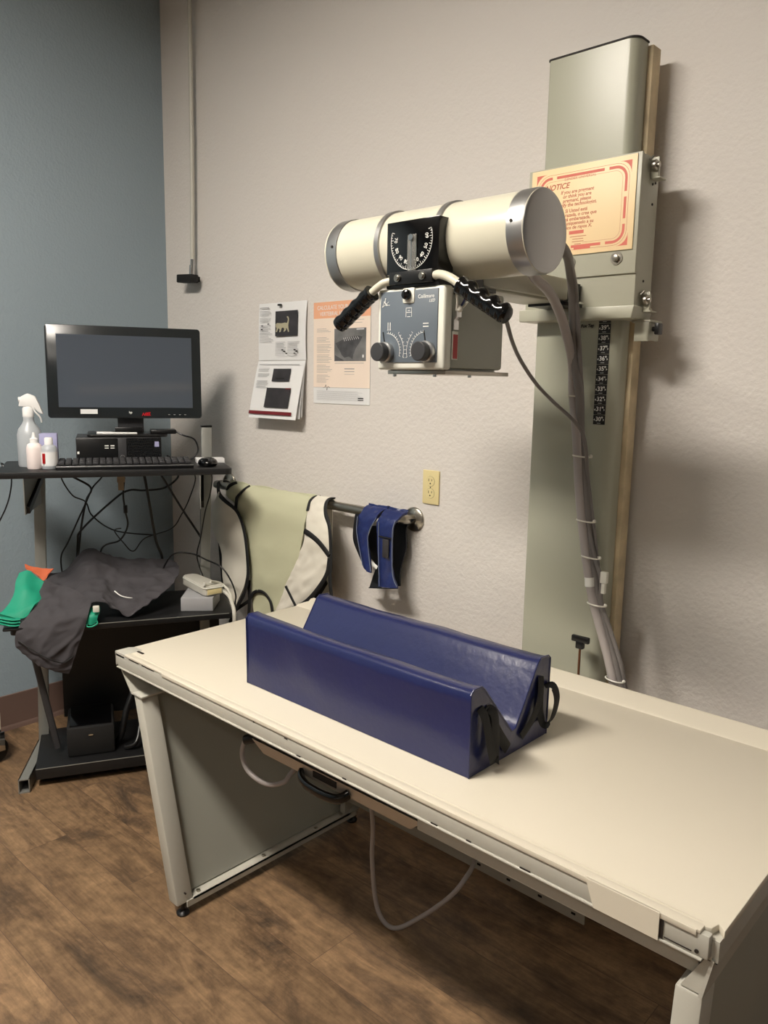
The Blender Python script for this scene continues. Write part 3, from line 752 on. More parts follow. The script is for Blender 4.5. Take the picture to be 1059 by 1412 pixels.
for k, s in enumerate(('Si Usted est\u00e1', 'embarazada, o cree que', 'est\u00e1 embarazada,', 'comun\u00edquenselo a su', 't\u00e9cnico de rayos X.')):
    m.text(s, .0116, FR(SX0+.131, yt, SZ1-.1070-.0101*(k)), ext=.0001, shear=.1, bold=.0002)
for k, wd in enumerate((.045, .03, .032, .018)): m.box(SX0+.14-wd/2, SX0+.14+wd/2, yt-.0001, yt, SZ0+.043-.006*k, SZ0+.0444-.006*k)
link('sign_text', m, M_nink, ns, smooth=False)

# ------------------------------------------------------------------ cables down the column
def cable(mb, pts, r, s=8): mb.tube(pts, r, n=12, smooth=s); return mb
cb = thing('cable_bundle', 'thick grey high-voltage cables zip-tied together down the column front', 'cable', W(851, 950, Y=-.20))
Y = -.205
m = cable(MB(), [(2.29, -.62, 1.70), (2.27, -.56, 1.70), W(737, 382, Y=-.48), W(757, 402, Y=-.40), W(772, 432, Y=-.32), W(782, 465, Y=-.26), W(789, 500, Y=-.225), W(790, 540, Y=Y), W(795, 600, Y=Y), W(799, 680, Y=Y), W(806, 750, Y=Y), W(815, 815, Y=Y), W(826, 860, Y=Y), W(838, 905, Y=Y), W(848, 950, Y=Y), W(862, 990, Y=-.19), (2.42, -.17, .35)], .0115)
link('cable', m, M_cabA, cb, label='light grey cable')
m = cable(MB(), [(2.33, -.66, 1.76), (2.31, -.60, 1.76), W(778, 344, Y=-.50), W(787, 380, Y=-.34), W(790, 420, Y=-.27), W(791, 470, Y=-.235), W(793, 505, Y=-.225), W(799, 545, Y=-.218), W(801, 600, Y=Y+.01), W(808, 680, Y=Y+.01), W(813, 750, Y=Y+.01), W(823, 815, Y=Y+.01), W(836, 870, Y=Y+.01), W(846, 905, Y=Y+.01), W(857, 950, Y=Y+.01), W(872, 990, Y=-.19), (2.44, -.16, .35)], .0105)
link('cable', m, M_cabB, cb, label='darker grey cable')
m = cable(MB(), [(2.33, -.62, 1.73), W(780, 352, Y=-.48), W(792, 385, Y=-.33), W(796, 430, Y=-.26), W(800, 500, Y=-.225), W(803, 560, Y=-.20), W(803, 620, Y=-.198), W(806, 690, Y=-.2), W(814, 740, Y=-.2), W(822, 775, Y=-.2), W(829, 800, Y=-.20), W(829, 830, Y=-.20), W(842, 870, Y=-.20), W(856, 915, Y=-.20), W(863, 950, Y=-.19), (2.44, -.15, .40)], .0055)
link('thin_cable', m, M_cabB, cb)
for (px_, py_, w) in ((794, 546, 9), (803, 629, 12), (808, 718, 12), (815, 768, 12), (823, 833, 12), (848, 937, 12)):
    c = W(px_, py_, Y=-.206); m = MB()
    wv = w*.0021
    m.tube([c+V((wv*math.cos(a), .016*math.sin(a), .004*math.cos(a)*-.3)) for a in [k*PI/8 for k in range(17)]], .0022, n=6, smooth=0)
    m.sph(c+V((wv, -.003, .002)), .0045, n=10)
    link('cable_tie', m, M_tie, cb)
c = W(813, 802, Y=-.206)
m = MB().lathe([(.0125, -.012), (.0125, .012)], c, (-.1, 0, 1), 20); link('cable_tag', m, M_white, cb)
c = W(833, 800, Y=-.205)
m = MB().box(c.x-.009, c.x+.009, c.y-.006, c.y+.006, c.z-.008, c.z+.022, .002); m.box(c.x-.005, c.x+.005, c.y-.005, c.y+.005, c.z-.035, c.z-.008, .001)
link('connector', m, M_tie, cb)
m = cable(MB(), [W(690, 428, Y=-.64), W(698, 442, Y=-.60), W(706, 470, Y=-.53), W(718, 497, Y=-.45), W(740, 530, Y=-.36), W(765, 556, Y=-.28), W(788, 577, Y=-.245), W(802, 595, Y=-.232), W(808, 620, Y=-.225), W(811, 660, Y=-.2), W(818, 720, Y=-.19), W(825, 780, Y=-.188)], .0045)
solo('control_cord', m, M_cabB, 'thin dark grey cord looping from behind the right hand grip to the cables', 'cable', W(825, 780, Y=-.188))

# ------------------------------------------------------------------ hanging rod
hc = thing('hanging_cable', 'beige cable hanging down the wall near the corner, ending in a black box', 'cable', (.24, -.03, 1.87))
m = MB().tube([(.268, -.030, ZC-.001), (.262, -.028, 2.6), (.258, -.028, 2.3), (.250, -.030, 1.95)], .0095, n=12); link('cable', m, M_pale, hc)
m = MB().cyl((.250, -.030, 1.955), (.249, -.031, 1.925), .008); m.cyl((.249, -.031, 1.925), (.248, -.033, 1.882), .0115); link('fitting', m, M_chrome, hc)
m = MB().box(.185, .292, -.070, -.028, 1.852, 1.886, .005, M=Matrix.Translation((.24, 0, 1.87)) @ Matrix.Rotation(.06, 4, 'Y') @ Matrix.Translation((-.24, 0, -1.87)))
m.box(.23, .26, -.03, -.001, 1.86, 1.88)
link('switch_box', m, M_blackm, hc, label='black box end')

# ------------------------------------------------------------------ papers on the wall
bk = thing('instruction_booklet', 'open white booklet of x-ray instructions pinned by its top page', 'booklet', (.81, -.02, 1.52))
x0, x1 = .668, .952
def page(yt_, yb_, zt, zb, sx=0, wave=.0):
    return MB().sheet([[(x0+sx+(x1-x0)*i/4, yt_+(yb_-yt_)*j/4-wave*math.sin(j/4*PI)*((i/4)**2)-(.002 if 0 < j < 4 else 0), zt+(zb-zt)*j/4) for i in range(5)] for j in range(5)], 3, 4, th=.0006)
link('upper_page', page(-.003, -.008, 1.745, 1.526, 0, .004), M_paper, bk)
for (yb, dz) in ((-.030, .010), (-.042, .004), (-.062, 0)):
    pg = link('lower_page', page(-.010, yb, 1.524, 1.302+dz, 0, 0), M_paper, bk)
ang = math.atan2(.052, .222)
ML = Matrix.Translation((x0, -.0125, 1.524)) @ Matrix.Rotation(-ang, 4, 'X') @ Matrix.Rotation(PI/2, 4, 'X')
ML = Matrix.Translation((x0, -.0128, 1.524)) @ Matrix.Rotation(PI/2-ang, 4, 'X')
def dr(mb, M, a, b_, c, d, lift=.0006):      # flat printed block on a page: x a..b, down c..d
    mb.box(a, b_, -d, -c, lift, lift+.0005, M=M)
MU = Matrix.Translation((x0, -.0075, 1.745)) @ Matrix.Rotation(PI/2-.03, 4, 'X')
W1 = .284
for a_ in ((MU, .112, .242, .034, .128, .0048), (ML, .112, .215, .032, .082, .0036), (ML, .092, .235, .108, .185, .0045)):
    m = MB(); dr(m, *a_); link('picture', m, M_film, bk, smooth=False)
m = MB(); dr(m, ML, .004, W1-.022, .200, .213, .0042); dr(m, ML, .205, .235, .108, .113, .0055); link('maroon_band', m, M_maroon, bk, smooth=False)
m = MB()
for k in range(26):
    if k in (4, 8, 9): continue
    if k < 22: dr(m, MU, .014, .014+random.uniform(.05, .085), .030+.0055*k, .0315+.0055*k, .0035)
for k in range(10): dr(m, MU, .112, .160+random.uniform(0, .02), .150+.0055*k, .1512+.0055*k, .003); dr(m, MU, .185, .235+random.uniform(0, .02), .150+.0055*k, .1512+.0055*k, .003)
for k in range(15):
    if k in (3, 7, 8): continue
    dr(m, ML, .020, .075+random.uniform(0, .02), .030+.0055*k, .0312+.0055*k, .0036)
dr(m, ML, .02, .26, .014, .016, .0036); dr(m, MU, .014, .07, .016, .019, .003)
link('print', m, M_ink, bk, smooth=False)
m = MB()
for a, c in ((.024, .084), (.062, .078), (.022, .098), (.15, .178), (.162, .184), (.175, .192), (.222, .178), (.234, .184), (.222, .192)): dr(m, MU, a, a+.011, c, c+.004, .004)
for a, c in ((.135, .068),): dr(m, ML, a, a+.05, c, c+.005, .0046)
link('bold_print', m, M_inkd, bk, smooth=False)
# cat silhouette
m = MB()
def blob(pts, M, z=.0062):
    m.poly([(p[0], -p[1], z) for p in pts], M)
blob([(.116, .082), (.124, .078), (.150, .080), (.170, .078), (.182, .080), (.186, .074), (.188, .066), (.184, .060), (.180, .058), (.183, .054), (.190, .057), (.194, .066), (.192, .078), (.190, .090), (.192, .100), (.196, .112), (.190, .114), (.184, .102), (.176, .098), (.178, .106), (.168, .112), (.162, .112), (.168, .102), (.160, .096), (.152, .098), (.146, .112), (.138, .114), (.140, .102), (.132, .098), (.124, .112), (.117, .112), (.122, .098), (.116, .092)], MU)
m2 = m
link('cat_picture', m2, M_skin, bk, smooth=False)
m = MB().cyl((.805, -.004, 1.735), (.805, -.016, 1.735), .003, n=10); m.box(.796, .814, -.018, -.012, 1.731, 1.738, .001)
link('pin', m, M_black, bk)

ps = thing('wall_poster', 'orange and peach veterinary poster with a grey chest radiograph', 'poster', (1.134, -.001, 1.55))
PX0, PX1, PZ0, PZ1 = .988, 1.280, 1.368, 1.733
m = MB().box(PX0, PX1, -.0030, -.0008, PZ0, PZ1); link('sheet', m, M_paper, ps, smooth=False)
m = MB().box(PX0, PX1, -.0034, -.0028, PZ0+.058, PZ1-.058); link('peach_panel', m, M_peach, ps, smooth=False)
m = MB().box(PX0, PX1, -.0034, -.0028, PZ1-.058, PZ1); link('title_band', m, M_orange, ps, smooth=False)
MP = FR(PX0, -.0036, PZ1)
m = MB()
m.text('CALCULATE YOUR PATIENT\u2019S', .0205, FR(PX0+.146, -.0036, PZ1-.021), ext=.0001, sx=.92)
m.text('VERTEBRAL HEART SCORE', .0205, FR(PX0+.146, -.0036, PZ1-.043), ext=.0001, sx=.92)
link('title', m, M_paper, ps, smooth=False)
m = MB().box(PX0+.112, PX1-.020, -.0040, -.0030, PZ1-.212, PZ1-.097); rx = link('radiograph', m, M_xray, ps, smooth=False)
m = MB()
def bl(pts): m.poly([(PX0+p[0], -.0043, PZ1-p[1]) for p in pts])
bl([(.118, .148), (.150, .138), (.190, .128), (.235, .124), (.255, .128), (.240, .148), (.222, .168), (.210, .190), (.206, .206), (.196, .200), (.185, .196), (.165, .200), (.150, .190), (.142, .176), (.130, .164)])
bl([(.116, .190), (.140, .200), (.165, .210), (.116, .210)])
link('dark_lung_area', m, mat('radiograph_dark', (.27, .27, .28), .45, var=.6, vscale=22), rx, smooth=False)
m = MB()
for k in range(8): m.tube([(PX0+.160+.010*k, -.0044, PZ1-.130+.0005*k), (PX0+.166+.010*k, -.0044, PZ1-.142+.001*k)], .0008, n=4, smooth=0)
m.box(PX0+.225, PX0+.262, -.0044, -.004, PZ1-.103, PZ1-.100); m.box(PX0+.255, PX0+.262, -.0044, -.004, PZ1-.200, PZ1-.190)
link('bone_marks', m, M_paper, rx, smooth=False)
m = MB()
for k in range(38):
    if k % 7 == 3 or k in (4, 5): continue
    m.box(PX0+.018, PX0+.045+random.uniform(.02, .055), -.0040, -.0034, PZ1-.095-.0052*k-.0011, PZ1-.095-.0052*k)
for k in range(2): m.box(PX0+.19, PX0+.262-.01*k, -.0040, -.0034, PZ1-.068-.01*k-.0011, PZ1-.068-.01*k)
m.box(PX0+.115, PX0+.262, -.0040, -.0034, PZ1-.220, PZ1-.2185)
for k in range(3): m.box(PX0+.165, PX0+.215, -.0040, -.0034, PZ1-.238-.010*k-.003+.001*k, PZ1-.238-.010*k)
for k in range(9): m.box(PX0+.018, PX0+.25+random.uniform(-.02, .015), -.0040, -.0026, PZ0+.045-.004*k, PZ0+.0455-.004*k)
m.box(PX0, PX1, -.0036, -.003, PZ0+.0575, PZ0+.0585)
link('print', m, M_ink, ps, smooth=False)
m = MB()
m.tube([(PX0+.052, -.004, PZ0+.058), (PX0+.062, -.004, PZ0+.058), (PX0+.068, -.004, PZ0+.068), (PX0+.074, -.004, PZ0+.048), (PX0+.079, -.004, PZ0+.062), (PX0+.090, -.004, PZ0+.058)], .0008, n=5, smooth=0)
m.box(PX0+.235, PX0+.262, -.0040, -.0026, PZ0+.014, PZ0+.017); m.box(PX0+.235, PX0+.262, -.0040, -.0026, PZ0+.020, PZ0+.024)
link('pulse_mark', m, M_inkd, ps, smooth=False)

# ------------------------------------------------------------------ outlet
ol = thing('electrical_outlet', 'ivory duplex electrical outlet on the wall beside the x-ray column', 'outlet', (1.570, -.003, 1.107))
m = MB().box(1.535, 1.605, -.0065, -.0004, 1.050, 1.164, .003, seg=3); link('cover_plate', m, M_ivory, ol)
m = MB(); 
for zc in (1.127, 1.087): m.lathe([(.0165, 0), (.0165, .0012), (.0158, .0018), (0, .0018)], (1.570, -.0064, zc), (0, -1, 0), 28)
sk = link('socket', m, M_ivory, ol)
m = MB()
for zc in (1.127, 1.087):
    m.box(1.5625, 1.5645, -.0086, -.008, zc, zc+.009); m.box(1.5755, 1.5775, -.0086, -.008, zc+.001, zc+.008)
    m.cyl((1.570, -.0080, zc-.007), (1.570, -.0086, zc-.007), .0026, n=10)
    m.tube([V((1.570+.0168*math.cos(a), -.0066, zc+.0168*math.sin(a))) for a in [k*PI/10 for k in range(21)]], .0005, n=5, smooth=0)
m.cyl((1.570, -.0064, 1.107), (1.570, -.0072, 1.107), .0022, n=10)
link('slot', m, M_slot, sk)

# ------------------------------------------------------------------ grab rail
gr = thing('grab_rail', 'stainless steel grab rail mounted low on the beige wall', 'rail', (1.0, -.07, 1.01))
RZ, RY = 1.006, -.072
m = MB().tube([(.455, -.003, RZ+.005), (.455, -.045, RZ+.005), (.462, -.062, RZ+.005), (.485, RY, RZ+.005), (.8, RY, RZ+.002), (1.2, RY, RZ), (1.47, RY, RZ-.004), (1.493, -.064, RZ-.008), (1.500, -.045, RZ-.012), (1.500, -.003, RZ-.014)], .0165, n=18, smooth=6)
link('bar', m, M_steel, gr)
for x, z in ((.455, RZ+.005), (1.500, RZ-.016)):
    m = MB().lathe([(0, 0), (.042, 0), (.042, .006), (.038, .010), (.020, .012), (.0165, .014)], (x, -.0005, z), (0, -1, 0), 40); link('flange', m, M_steel, gr)

# ------------------------------------------------------------------ lead apron over the rail
la = thing('lead_apron', 'pale green and white lead apron with black binding hung over the grab rail', 'apron', (.85, -.11, .6))
def ruled(L, R, n, bulge=0, yo=0):
    """rows between a left and a right edge"""
    return [[V(a).lerp(V(b_), k/n)+V((0, -bulge*math.sin(PI*k/n), 0)) for k in range(n+1)] for a, b_ in zip(L, R)]
def e(x, y, Y): return W(x, y, Y=Y)
YA = -.118
gl = [(.57, -.046, .93), (.565, -.049, 1.008), (.56, -.062, 1.0275), (.555, -.080, 1.0275), (.555, -.096, 1.014), e(312, 684, -.110), e(325, 698, YA), e(339, 740, YA), e(345, 790, YA), e(347, 830, YA), e(350, 850, YA), e(350, 880, YA)]
gr_ = [(1.10, -.046, .93), (1.10, -.049, 1.006), (1.095, -.062, 1.0255), (1.09, -.080, 1.0255), (1.085, -.096, 1.012), e(425, 700, -.110), e(422, 718, YA), e(417, 745, YA), e(408, 785, YA), e(396, 812, YA), e(385, 845, YA), e(385, 880, YA)]
m = MB().sheet(ruled(gl, gr_, 6, .004), 4, 5, wr=.006, ws=5, th=.006, dirn=(0, -1, 0))
bd = link('body', m, M_lime, la, ang=60)
YW = -.140
wl = [(1.09, -.05, 1.01), (1.09, -.066, 1.030), (1.085, -.085, 1.029), (1.082, -.101, 1.012), e(424, 704, -.120), e(421, 735, YW), e(413, 765, YW), e(402, 790, YW), e(394, 808, YW), e(386, 830, YW), e(377, 848, YW)]
wr_ = [(1.165, -.05, 1.01), (1.165, -.066, 1.030), (1.165, -.085, 1.029), (1.165, -.101, 1.012), e(449, 708, -.120), e(454, 735, YW), e(455, 766, YW), e(450, 785, YW), e(441, 805, YW), e(416, 832, YW), e(380, 849, YW)]
m = MB().sheet(ruled(wl, wr_, 4, .005), 5, 6, wr=.005, ws=14, th=.005, seed=3, dirn=(0, -1, 0))
link('right_wing', m, M_wfab, la, ang=60, label='white wing on the right')
ll = [e(302, 678, -.125), e(294, 700, -.135), e(293, 727, YW), e(305, 760, YW), e(307, 795, YW), e(311, 815, YW), e(320, 832, YW)]
lr = [e(304, 682, -.125), e(312, 690, -.135), e(329, 712, YW), e(339, 752, YW), e(340, 790, YW), e(335, 812, YW), e(325, 834, YW)]
m = MB().sheet(ruled(ll, lr, 4, .006), 5, 6, wr=.003, ws=10, th=.005, seed=5, dirn=(0, -1, 0))
link('left_wing', m, M_wfab, la, ang=60, label='white wing on the left')
m = MB().sheet([[(.62, -.04, .70), (.61, -.04, .85), (.60, -.046, 1.0)], [(.85, -.04, .60), (.85, -.04, .8), (.85, -.046, 1.0)], [(1.12, -.04, .66), (1.13, -.04, .85), (1.14, -.046, 1.0)]], 5, 5, th=.003, wr=.002, ws=8)
link('rear_flap', m, M_wfab, la)
m = MB()
def band(pts, w=.009): m.tube(pts, (w, .0035), n=8, smooth=5, flat=(1, 0, .25))
def off(P, d=-.004): return [V(p)+V((0, d, 0)) for p in P]
band(off([e(302, 665, -.08), e(303, 680, -.12)]+[e(x_, y_, YW) for x_, y_ in ((311, 690), (327, 704), (336, 725), (341, 755), (343, 790), (339, 815), (329, 835), (318, 858))]))
band(off([(.700, -.08, 1.031), (.690, -.098, 1.018), e(329, 684, -.116), e(327, 690, YA), e(326, 702, YA-.004)]))
band(off([(1.10, -.066, 1.032), (1.09, -.085, 1.030), (1.082, -.100, 1.014), e(425, 704, -.12)]), .007)
band(off([(1.168, -.060, 1.031), (1.168, -.085, 1.031), (1.168, -.101, 1.014), e(450, 708, -.120)]+[e(x_, y_, YW) for x_, y_ in ((455, 725), (457, 750), (457, 775), (456, 800), (458, 822), (458, 850))]), .0085)
band(off([e(x_, y_, YW-.004) for x_, y_ in ((421, 732), (430, 738), (442, 749), (455, 766))]), .011)
band(off([e(x_, y_, YW-.004) for x_, y_ in ((395, 808), (400, 818), (405, 828), (409, 836))]), .006)
band(off([e(x_, y_, YW) for x_, y_ in ((455, 770), (452, 790), (442, 808), (425, 828), (408, 838), (390, 845), (376, 849))]), .009)
band(off([e(x_, y_, YA-.006) for x_, y_ in ((318, 848), (330, 838), (344, 828), (350, 818), (357, 815), (366, 818), (374, 830), (377, 850))]), .007)
band(off([e(x_, y_, YA-.006) for x_, y_ in ((344, 800), (345, 830), (343, 870))]), .010)
band(off([e(x_, y_, -.10) for x_, y_ in ((303, 740), (305, 765), (308, 800), (312, 830))]), .008)
band(off([e(x_, y_, -.10) for x_, y_ in ((414, 762), (411, 772), (407, 780))]), .004)
band(off([e(x_, y_, -.09) for x_, y_ in ((450, 800), (430, 830), (405, 850), (390, 862))]), .016)
m.tube([(.505+.018*k, -.072+.0215*math.sin(k*1.3), 1.008+.0215*math.cos(k*1.3)) for k in range(6)], .009, n=8, smooth=5)
link('binding', m, M_bind, la)

# ------------------------------------------------------------------ thyroid collar
tcx = thing('thyroid_collar', 'navy blue thyroid shield collar draped over the right end of the grab rail', 'collar', (1.45, -.1, .8))
def loop(xa, xb, za, zb, yfr, tw=0):
    pass
m = MB()
L1 = [(1.350, -.048, 1.00), (1.350, -.060, 1.026), (1.348, -.082, 1.027), (1.345, -.100, 1.010), e(494, 716, -.110), e(493, 735, -.112), e(496, 757, -.112), e(500, 780, -.112), e(504, 786, -.112)]
R1 = [(1.440, -.048, 1.00), (1.440, -.060, 1.024), (1.437, -.082, 1.025), (1.425, -.100, 1.008), e(517, 718, -.110), e(510, 728, -.112), e(507, 745, -.112), e(511, 775, -.112), e(512, 790, -.112)]
m.sheet(ruled(L1, R1, 3, .004), 4, 6, wr=.004, ws=22, th=.008, seed=2, dirn=(0, -1, 0))
L2 = [(1.446, -.048, 1.00), (1.446, -.060, 1.024), (1.442, -.082, 1.025), (1.436, -.101, 1.006), e(520, 722, -.112), e(520, 740, -.115), e(521, 770, -.115), e(522, 795, -.115), e(521, 809, -.115)]
R2 = [(1.475, -.048, 1.00), (1.520, -.058, 1.022), (1.522, -.080, 1.022), (1.515, -.100, 1.004), e(544, 722, -.112), e(541, 735, -.115), e(540, 765, -.115), e(541, 790, -.115), e(548, 811, -.115)]
m.sheet(ruled(L2, R2, 3, .004), 4, 6, wr=.003, ws=22, th=.008, seed=8, dirn=(0, -1, 0))
cl = link('outer_cover', m, M_navy, tcx, ang=60)
m = MB()
L3 = [e(490, 707, -.08), e(487, 728, -.09), e(487, 745, -.09), e(493, 762, -.095), e(500, 778, -.10)]
R3 = [e(496, 707, -.085), e(495, 728, -.10), e(496, 745, -.10), e(499, 762, -.10), e(503, 783, -.105)]
m.sheet(ruled(L3, R3, 2), 3, 5, th=.006)
L4 = [e(538, 715, -.03), e(536, 730, -.035), e(536, 760, -.04), e(536, 790, -.045), e(538, 811, -.05)]
R4 = [(1.535, -.04, 1.0), e(560, 728, -.04), e(560, 755, -.04), e(552, 785, -.045), e(551, 808, -.05)]
m.sheet(ruled(L4, R4, 2), 3, 5, th=.006)
L5 = [e(513, 725, -.05), e(507, 745, -.05), e(509, 765, -.05), e(518, 780, -.05), e(514, 795, -.06), e(509, 811, -.07)]
R5 = [e(525, 725, -.05), e(525, 745, -.05), e(525, 765, -.05), e(524, 780, -.05), e(523, 795, -.06), e(525, 811, -.07)]
m.sheet(ruled(L5, R5, 2), 3, 5, th=.006)
m.sheet([[e(508, 811, -.05), e(508, 811, -.10)], [e(530, 812, -.05), e(530, 812, -.11)], [e(549, 812, -.05), e(549, 812, -.11)]], 3, 3, th=.003)
link('lining', m, M_navyd, tcx, ang=60, label='black inner lining')
m = MB()
for P in ([e(493, 712, -.118), e(492, 735, -.123), e(500, 780, -.123)], [e(519, 714, -.118), e(511, 728, -.123), e(507, 745, -.123), e(511, 788, -.123)], [e(545, 718, -.12), e(541, 735, -.125), e(541, 790, -.125), e(547, 809, -.125)], [e(522, 720, -.12), e(522, 770, -.125), e(523, 808, -.125)]):
    m.tube(P, .0014, n=6, smooth=6)
link('edge_stitching', m, mat('stitch_grey', (.42, .46, .55), .6), tcx)
c = e(532, 755, -.125)
m = MB().box(c.x-.014, c.x+.012, -.1275, -.1225, c.z-.035, c.z+.028, .001); link('sewn_patch', m, M_film, tcx)
c = e(531, 741, -.125)
m = MB().box(c.x-.028, c.x+.030, -.1275, -.1225, c.z-.002, c.z+.002, .0008); link('seam_band', m, M_bind, tcx)
a, b_ = e(511, 775, -.105), e(520, 783, -.105)
m = MB().tube([a, b_], (.007, .001), n=6, smooth=2, flat=(0, 0, 1)); link('care_tag', m, M_white, tcx)

# ------------------------------------------------------------------ computer desk (own frame: u, n, z)
dk = thing('computer_desk', 'black corner computer desk on grey steel legs, tall and two-tiered', 'desk', DESK @ V((.38, .2, 0)), DANG)
F = DESK
def dpart(nm, mb, m_, par=None, **k): return link(nm, mb, m_, par or dk, frame=F, **k)
TZt = 1.130
def rpoly(u0, u1, n0, n1, r, taper=0):
    P = []
    for cu, cn, a0 in ((u0+r, n0+r, 180), (u1-r, n0+r, 270), (u1-r-taper*0, n1-r, 0), (u0+r+taper, n1-r, 90)):
        for k in range(5): a = math.radians(a0+k*22.5); P.append((cu+r*math.cos(a), cn+r*math.sin(a)))
    return P
dpart('desktop', MB().prism(rpoly(-.02, .765, 0, .40, .02, .0), TZt-.022, TZt, 'z', .002), M_desk)
sh = dpart('middle_shelf', MB().prism(rpoly(.0, .765, -.005, .37, .02), .568, .590, 'z', .002), M_desk)
dpart('shelf_edge', MB().box(.02, .745, -.0066, -.004, .587, .5895), M_deskm, sh)
bs = dpart('bottom_shelf', MB().box(.055, .735, -.005, .33, .030, .072, .002), M_desk)
dpart('shelf_edge', MB().box(.057, .733, -.0066, -.004, .069, .0715), M_deskm, bs)
for s, uu in ((0, .078), (1, .690)):
    m = MB().prism([(uu-.033, .02), (uu+.005, .02), (uu+.040, 1.12 if s == 0 else 1.262), (uu, 1.12 if s == 0 else 1.262)], .285, .315, 'y', .003)
    dpart('upright', m, M_deskm)
    if s == 1: dpart('end_plug', MB().box(uu-.001, uu+.041, .284, .316, 1.262, 1.270, .002), M_black)
for uu in (.004, .660):
    m = MB(); w = .037; SH = Matrix.Identity(4); SH[0][1] = .14   # open-ended square tube running front to back
    for bx_ in ((0, w, .048, .0515), (0, w, 0, .0035), (0, .0035, 0, .0515), (w-.0035, w, 0, .0515)):
        m.box(uu+bx_[0], uu+bx_[1], -.03, .315, bx_[2], bx_[3], M=SH)
    dpart('foot', m, M_deskm)
for uu in (.085, .665):
    m = MB().prism([(uu-.018, .0), (uu-.015, .0), (uu+.018, .27), (uu+.015, .27)], .985, TZt-.024, 'z')
    b1 = dpart('tray_bracket', m, M_deskm)
    m = MB(); m.box(-.004, .010, 0, .25, -.012, .012, M=Matrix.Translation((uu-.012, .02, .998)) @ Matrix.Rotation(-.12, 4, 'Z') @ Matrix.Rotation(.32, 4, 'X'))
    dpart('slide', m, M_black, b1)
m = MB().tube([(.066, .10, .44), (.126, .10, .095)], (.012, .008), n=8, smooth=2, flat=(1, 0, 0)); dpart('brace', m, M_dkgrey)
m = MB().box(.14, .75, .32, .336, .12, .568); dpart('shade_panel', m, M_desk)  # black sheet standing in for the deep shade under the shelf
m = MB().box(.12, .69, .288, .300, .95, .985, .002); 

# monitor
mo = thing('computer_monitor', 'wide black flat-screen monitor on the desk corner', 'monitor', DESK @ V((.41, .30, 1.245)), DANG)
MT = DESK @ Matrix.Translation((.4155, .285, 1.297)) @ Matrix.Rotation(-.045, 4, 'X')
def mp(nm, mb, m_, par=mo, **k): return link(nm, mb, m_, par, frame=MT, **k)
hw, H = .277, .340
P = []
for cx_, cz_, a0 in ((hw-.012, H-.012, 0), (-hw+.012, H-.012, 90), (-hw+.012, .012, 180), (hw-.012, .012, 270)):
    for k in range(6): a = math.radians(a0+18*k); P.append((cx_+.012*math.cos(a), cz_+.012*math.sin(a)))
hs = mp('housing', MB().prism(P, 0, .030, 'y', .002), M_bezel)
mp('screen', MB().box(-hw+.038, hw-.034, -.0012, .002, .040, H-.034), M_scr)
m = MB().text('hp', .012, Matrix.Translation((.012, -.0014, .022)) @ Matrix.Rotation(PI/2, 4, 'X'), bold=.0003)
for k in range(4): m.box(.15+.02*k, .157+.02*k, -.0014, -.0004, .0135, .0145)
mp('logo', m, M_white, hs, smooth=False)
mp('sticker', MB().box(-.165, -.105, -.0016, -.0004, .016, .033), M_paper, hs, label='white sticker')
m = MB().text('NIEL', .016, Matrix.Translation((.068, -.0014, .015)) @ Matrix.Rotation(PI/2, 4, 'X') @ Matrix.Rotation(.08, 4, 'Z'), shear=.5, bold=.0006)
mp('red_scribble', m, mat('red_marker', (.75, .05, .12), .4), hs, smooth=False)
mp('neck', MB().box(-.035, .060, .028, .055, -.055, .12, .004), M_dkgrey)
m = MB().prism(rpoly(.27, .555, .185, .40, .02), 1.2325, 1.242, 'z', .003); m.box(.37, .47, .30, .36, 1.24, 1.262, .003)
link('base', m, M_black, mo, frame=DESK)
# computer
pc = thing('desktop_computer', 'small black desktop computer lying flat under the monitor', 'computer', DESK @ V((.38, .3, TZt)), DANG)
def pp(nm, mb, m_, par, **k): return link(nm, mb, m_, par, frame=DESK, **k)
cse = pp('case', MB().box(.232, .530, .182, .40, TZt+.004, 1.2315, .003), M_dkgrey, pc)
pp('front_bezel', MB().box(.234, .375, .178, .184, TZt+.008, 1.229, .002), M_black, pc)
pp('divider_strip', MB().box(.376, .406, .1765, .184, TZt+.006, 1.230, .001), M_dkgrey, pc)
m = MB().box(.408, .528, .179, .184, TZt+.008, 1.229); gv = pp('vent_grille', m, M_black, pc)
m = MB()
for i in range(15):
    for j in range(9): m.cyl((.413+.0076*i+.0038*(j % 2), .1795, TZt+.016+.010*j), (.413+.0076*i+.0038*(j % 2), .1783, TZt+.016+.010*j), .0026, n=6)
pp('vent_hole', m, M_blackg, gv)
m = MB()
for k in range(2): m.box(.330+.02*k, .344+.02*k, .1768, .1785, 1.200, 1.204); m.box(.330+.02*k, .344+.02*k, .1768, .1785, 1.192, 1.195)
m.box(.236, .243, .1765, .178, 1.173, 1.182)
pp('port', m, M_white, pc)
m = MB(); m.tube([V((.391+.008*math.cos(a), .1762, 1.158+.009*math.sin(a))) for a in [k*PI/8 for k in range(17)]], .0006, n=5, smooth=0); m.text('i', .012, Matrix.Translation((.391, .1762, 1.158)) @ Matrix.Rotation(PI/2, 4, 'X')); pp('badge', m, M_alu, pc)
pp('processor_sticker', MB().box(.505, .521, .1765, .179, 1.197, 1.216), M_lav, pc)
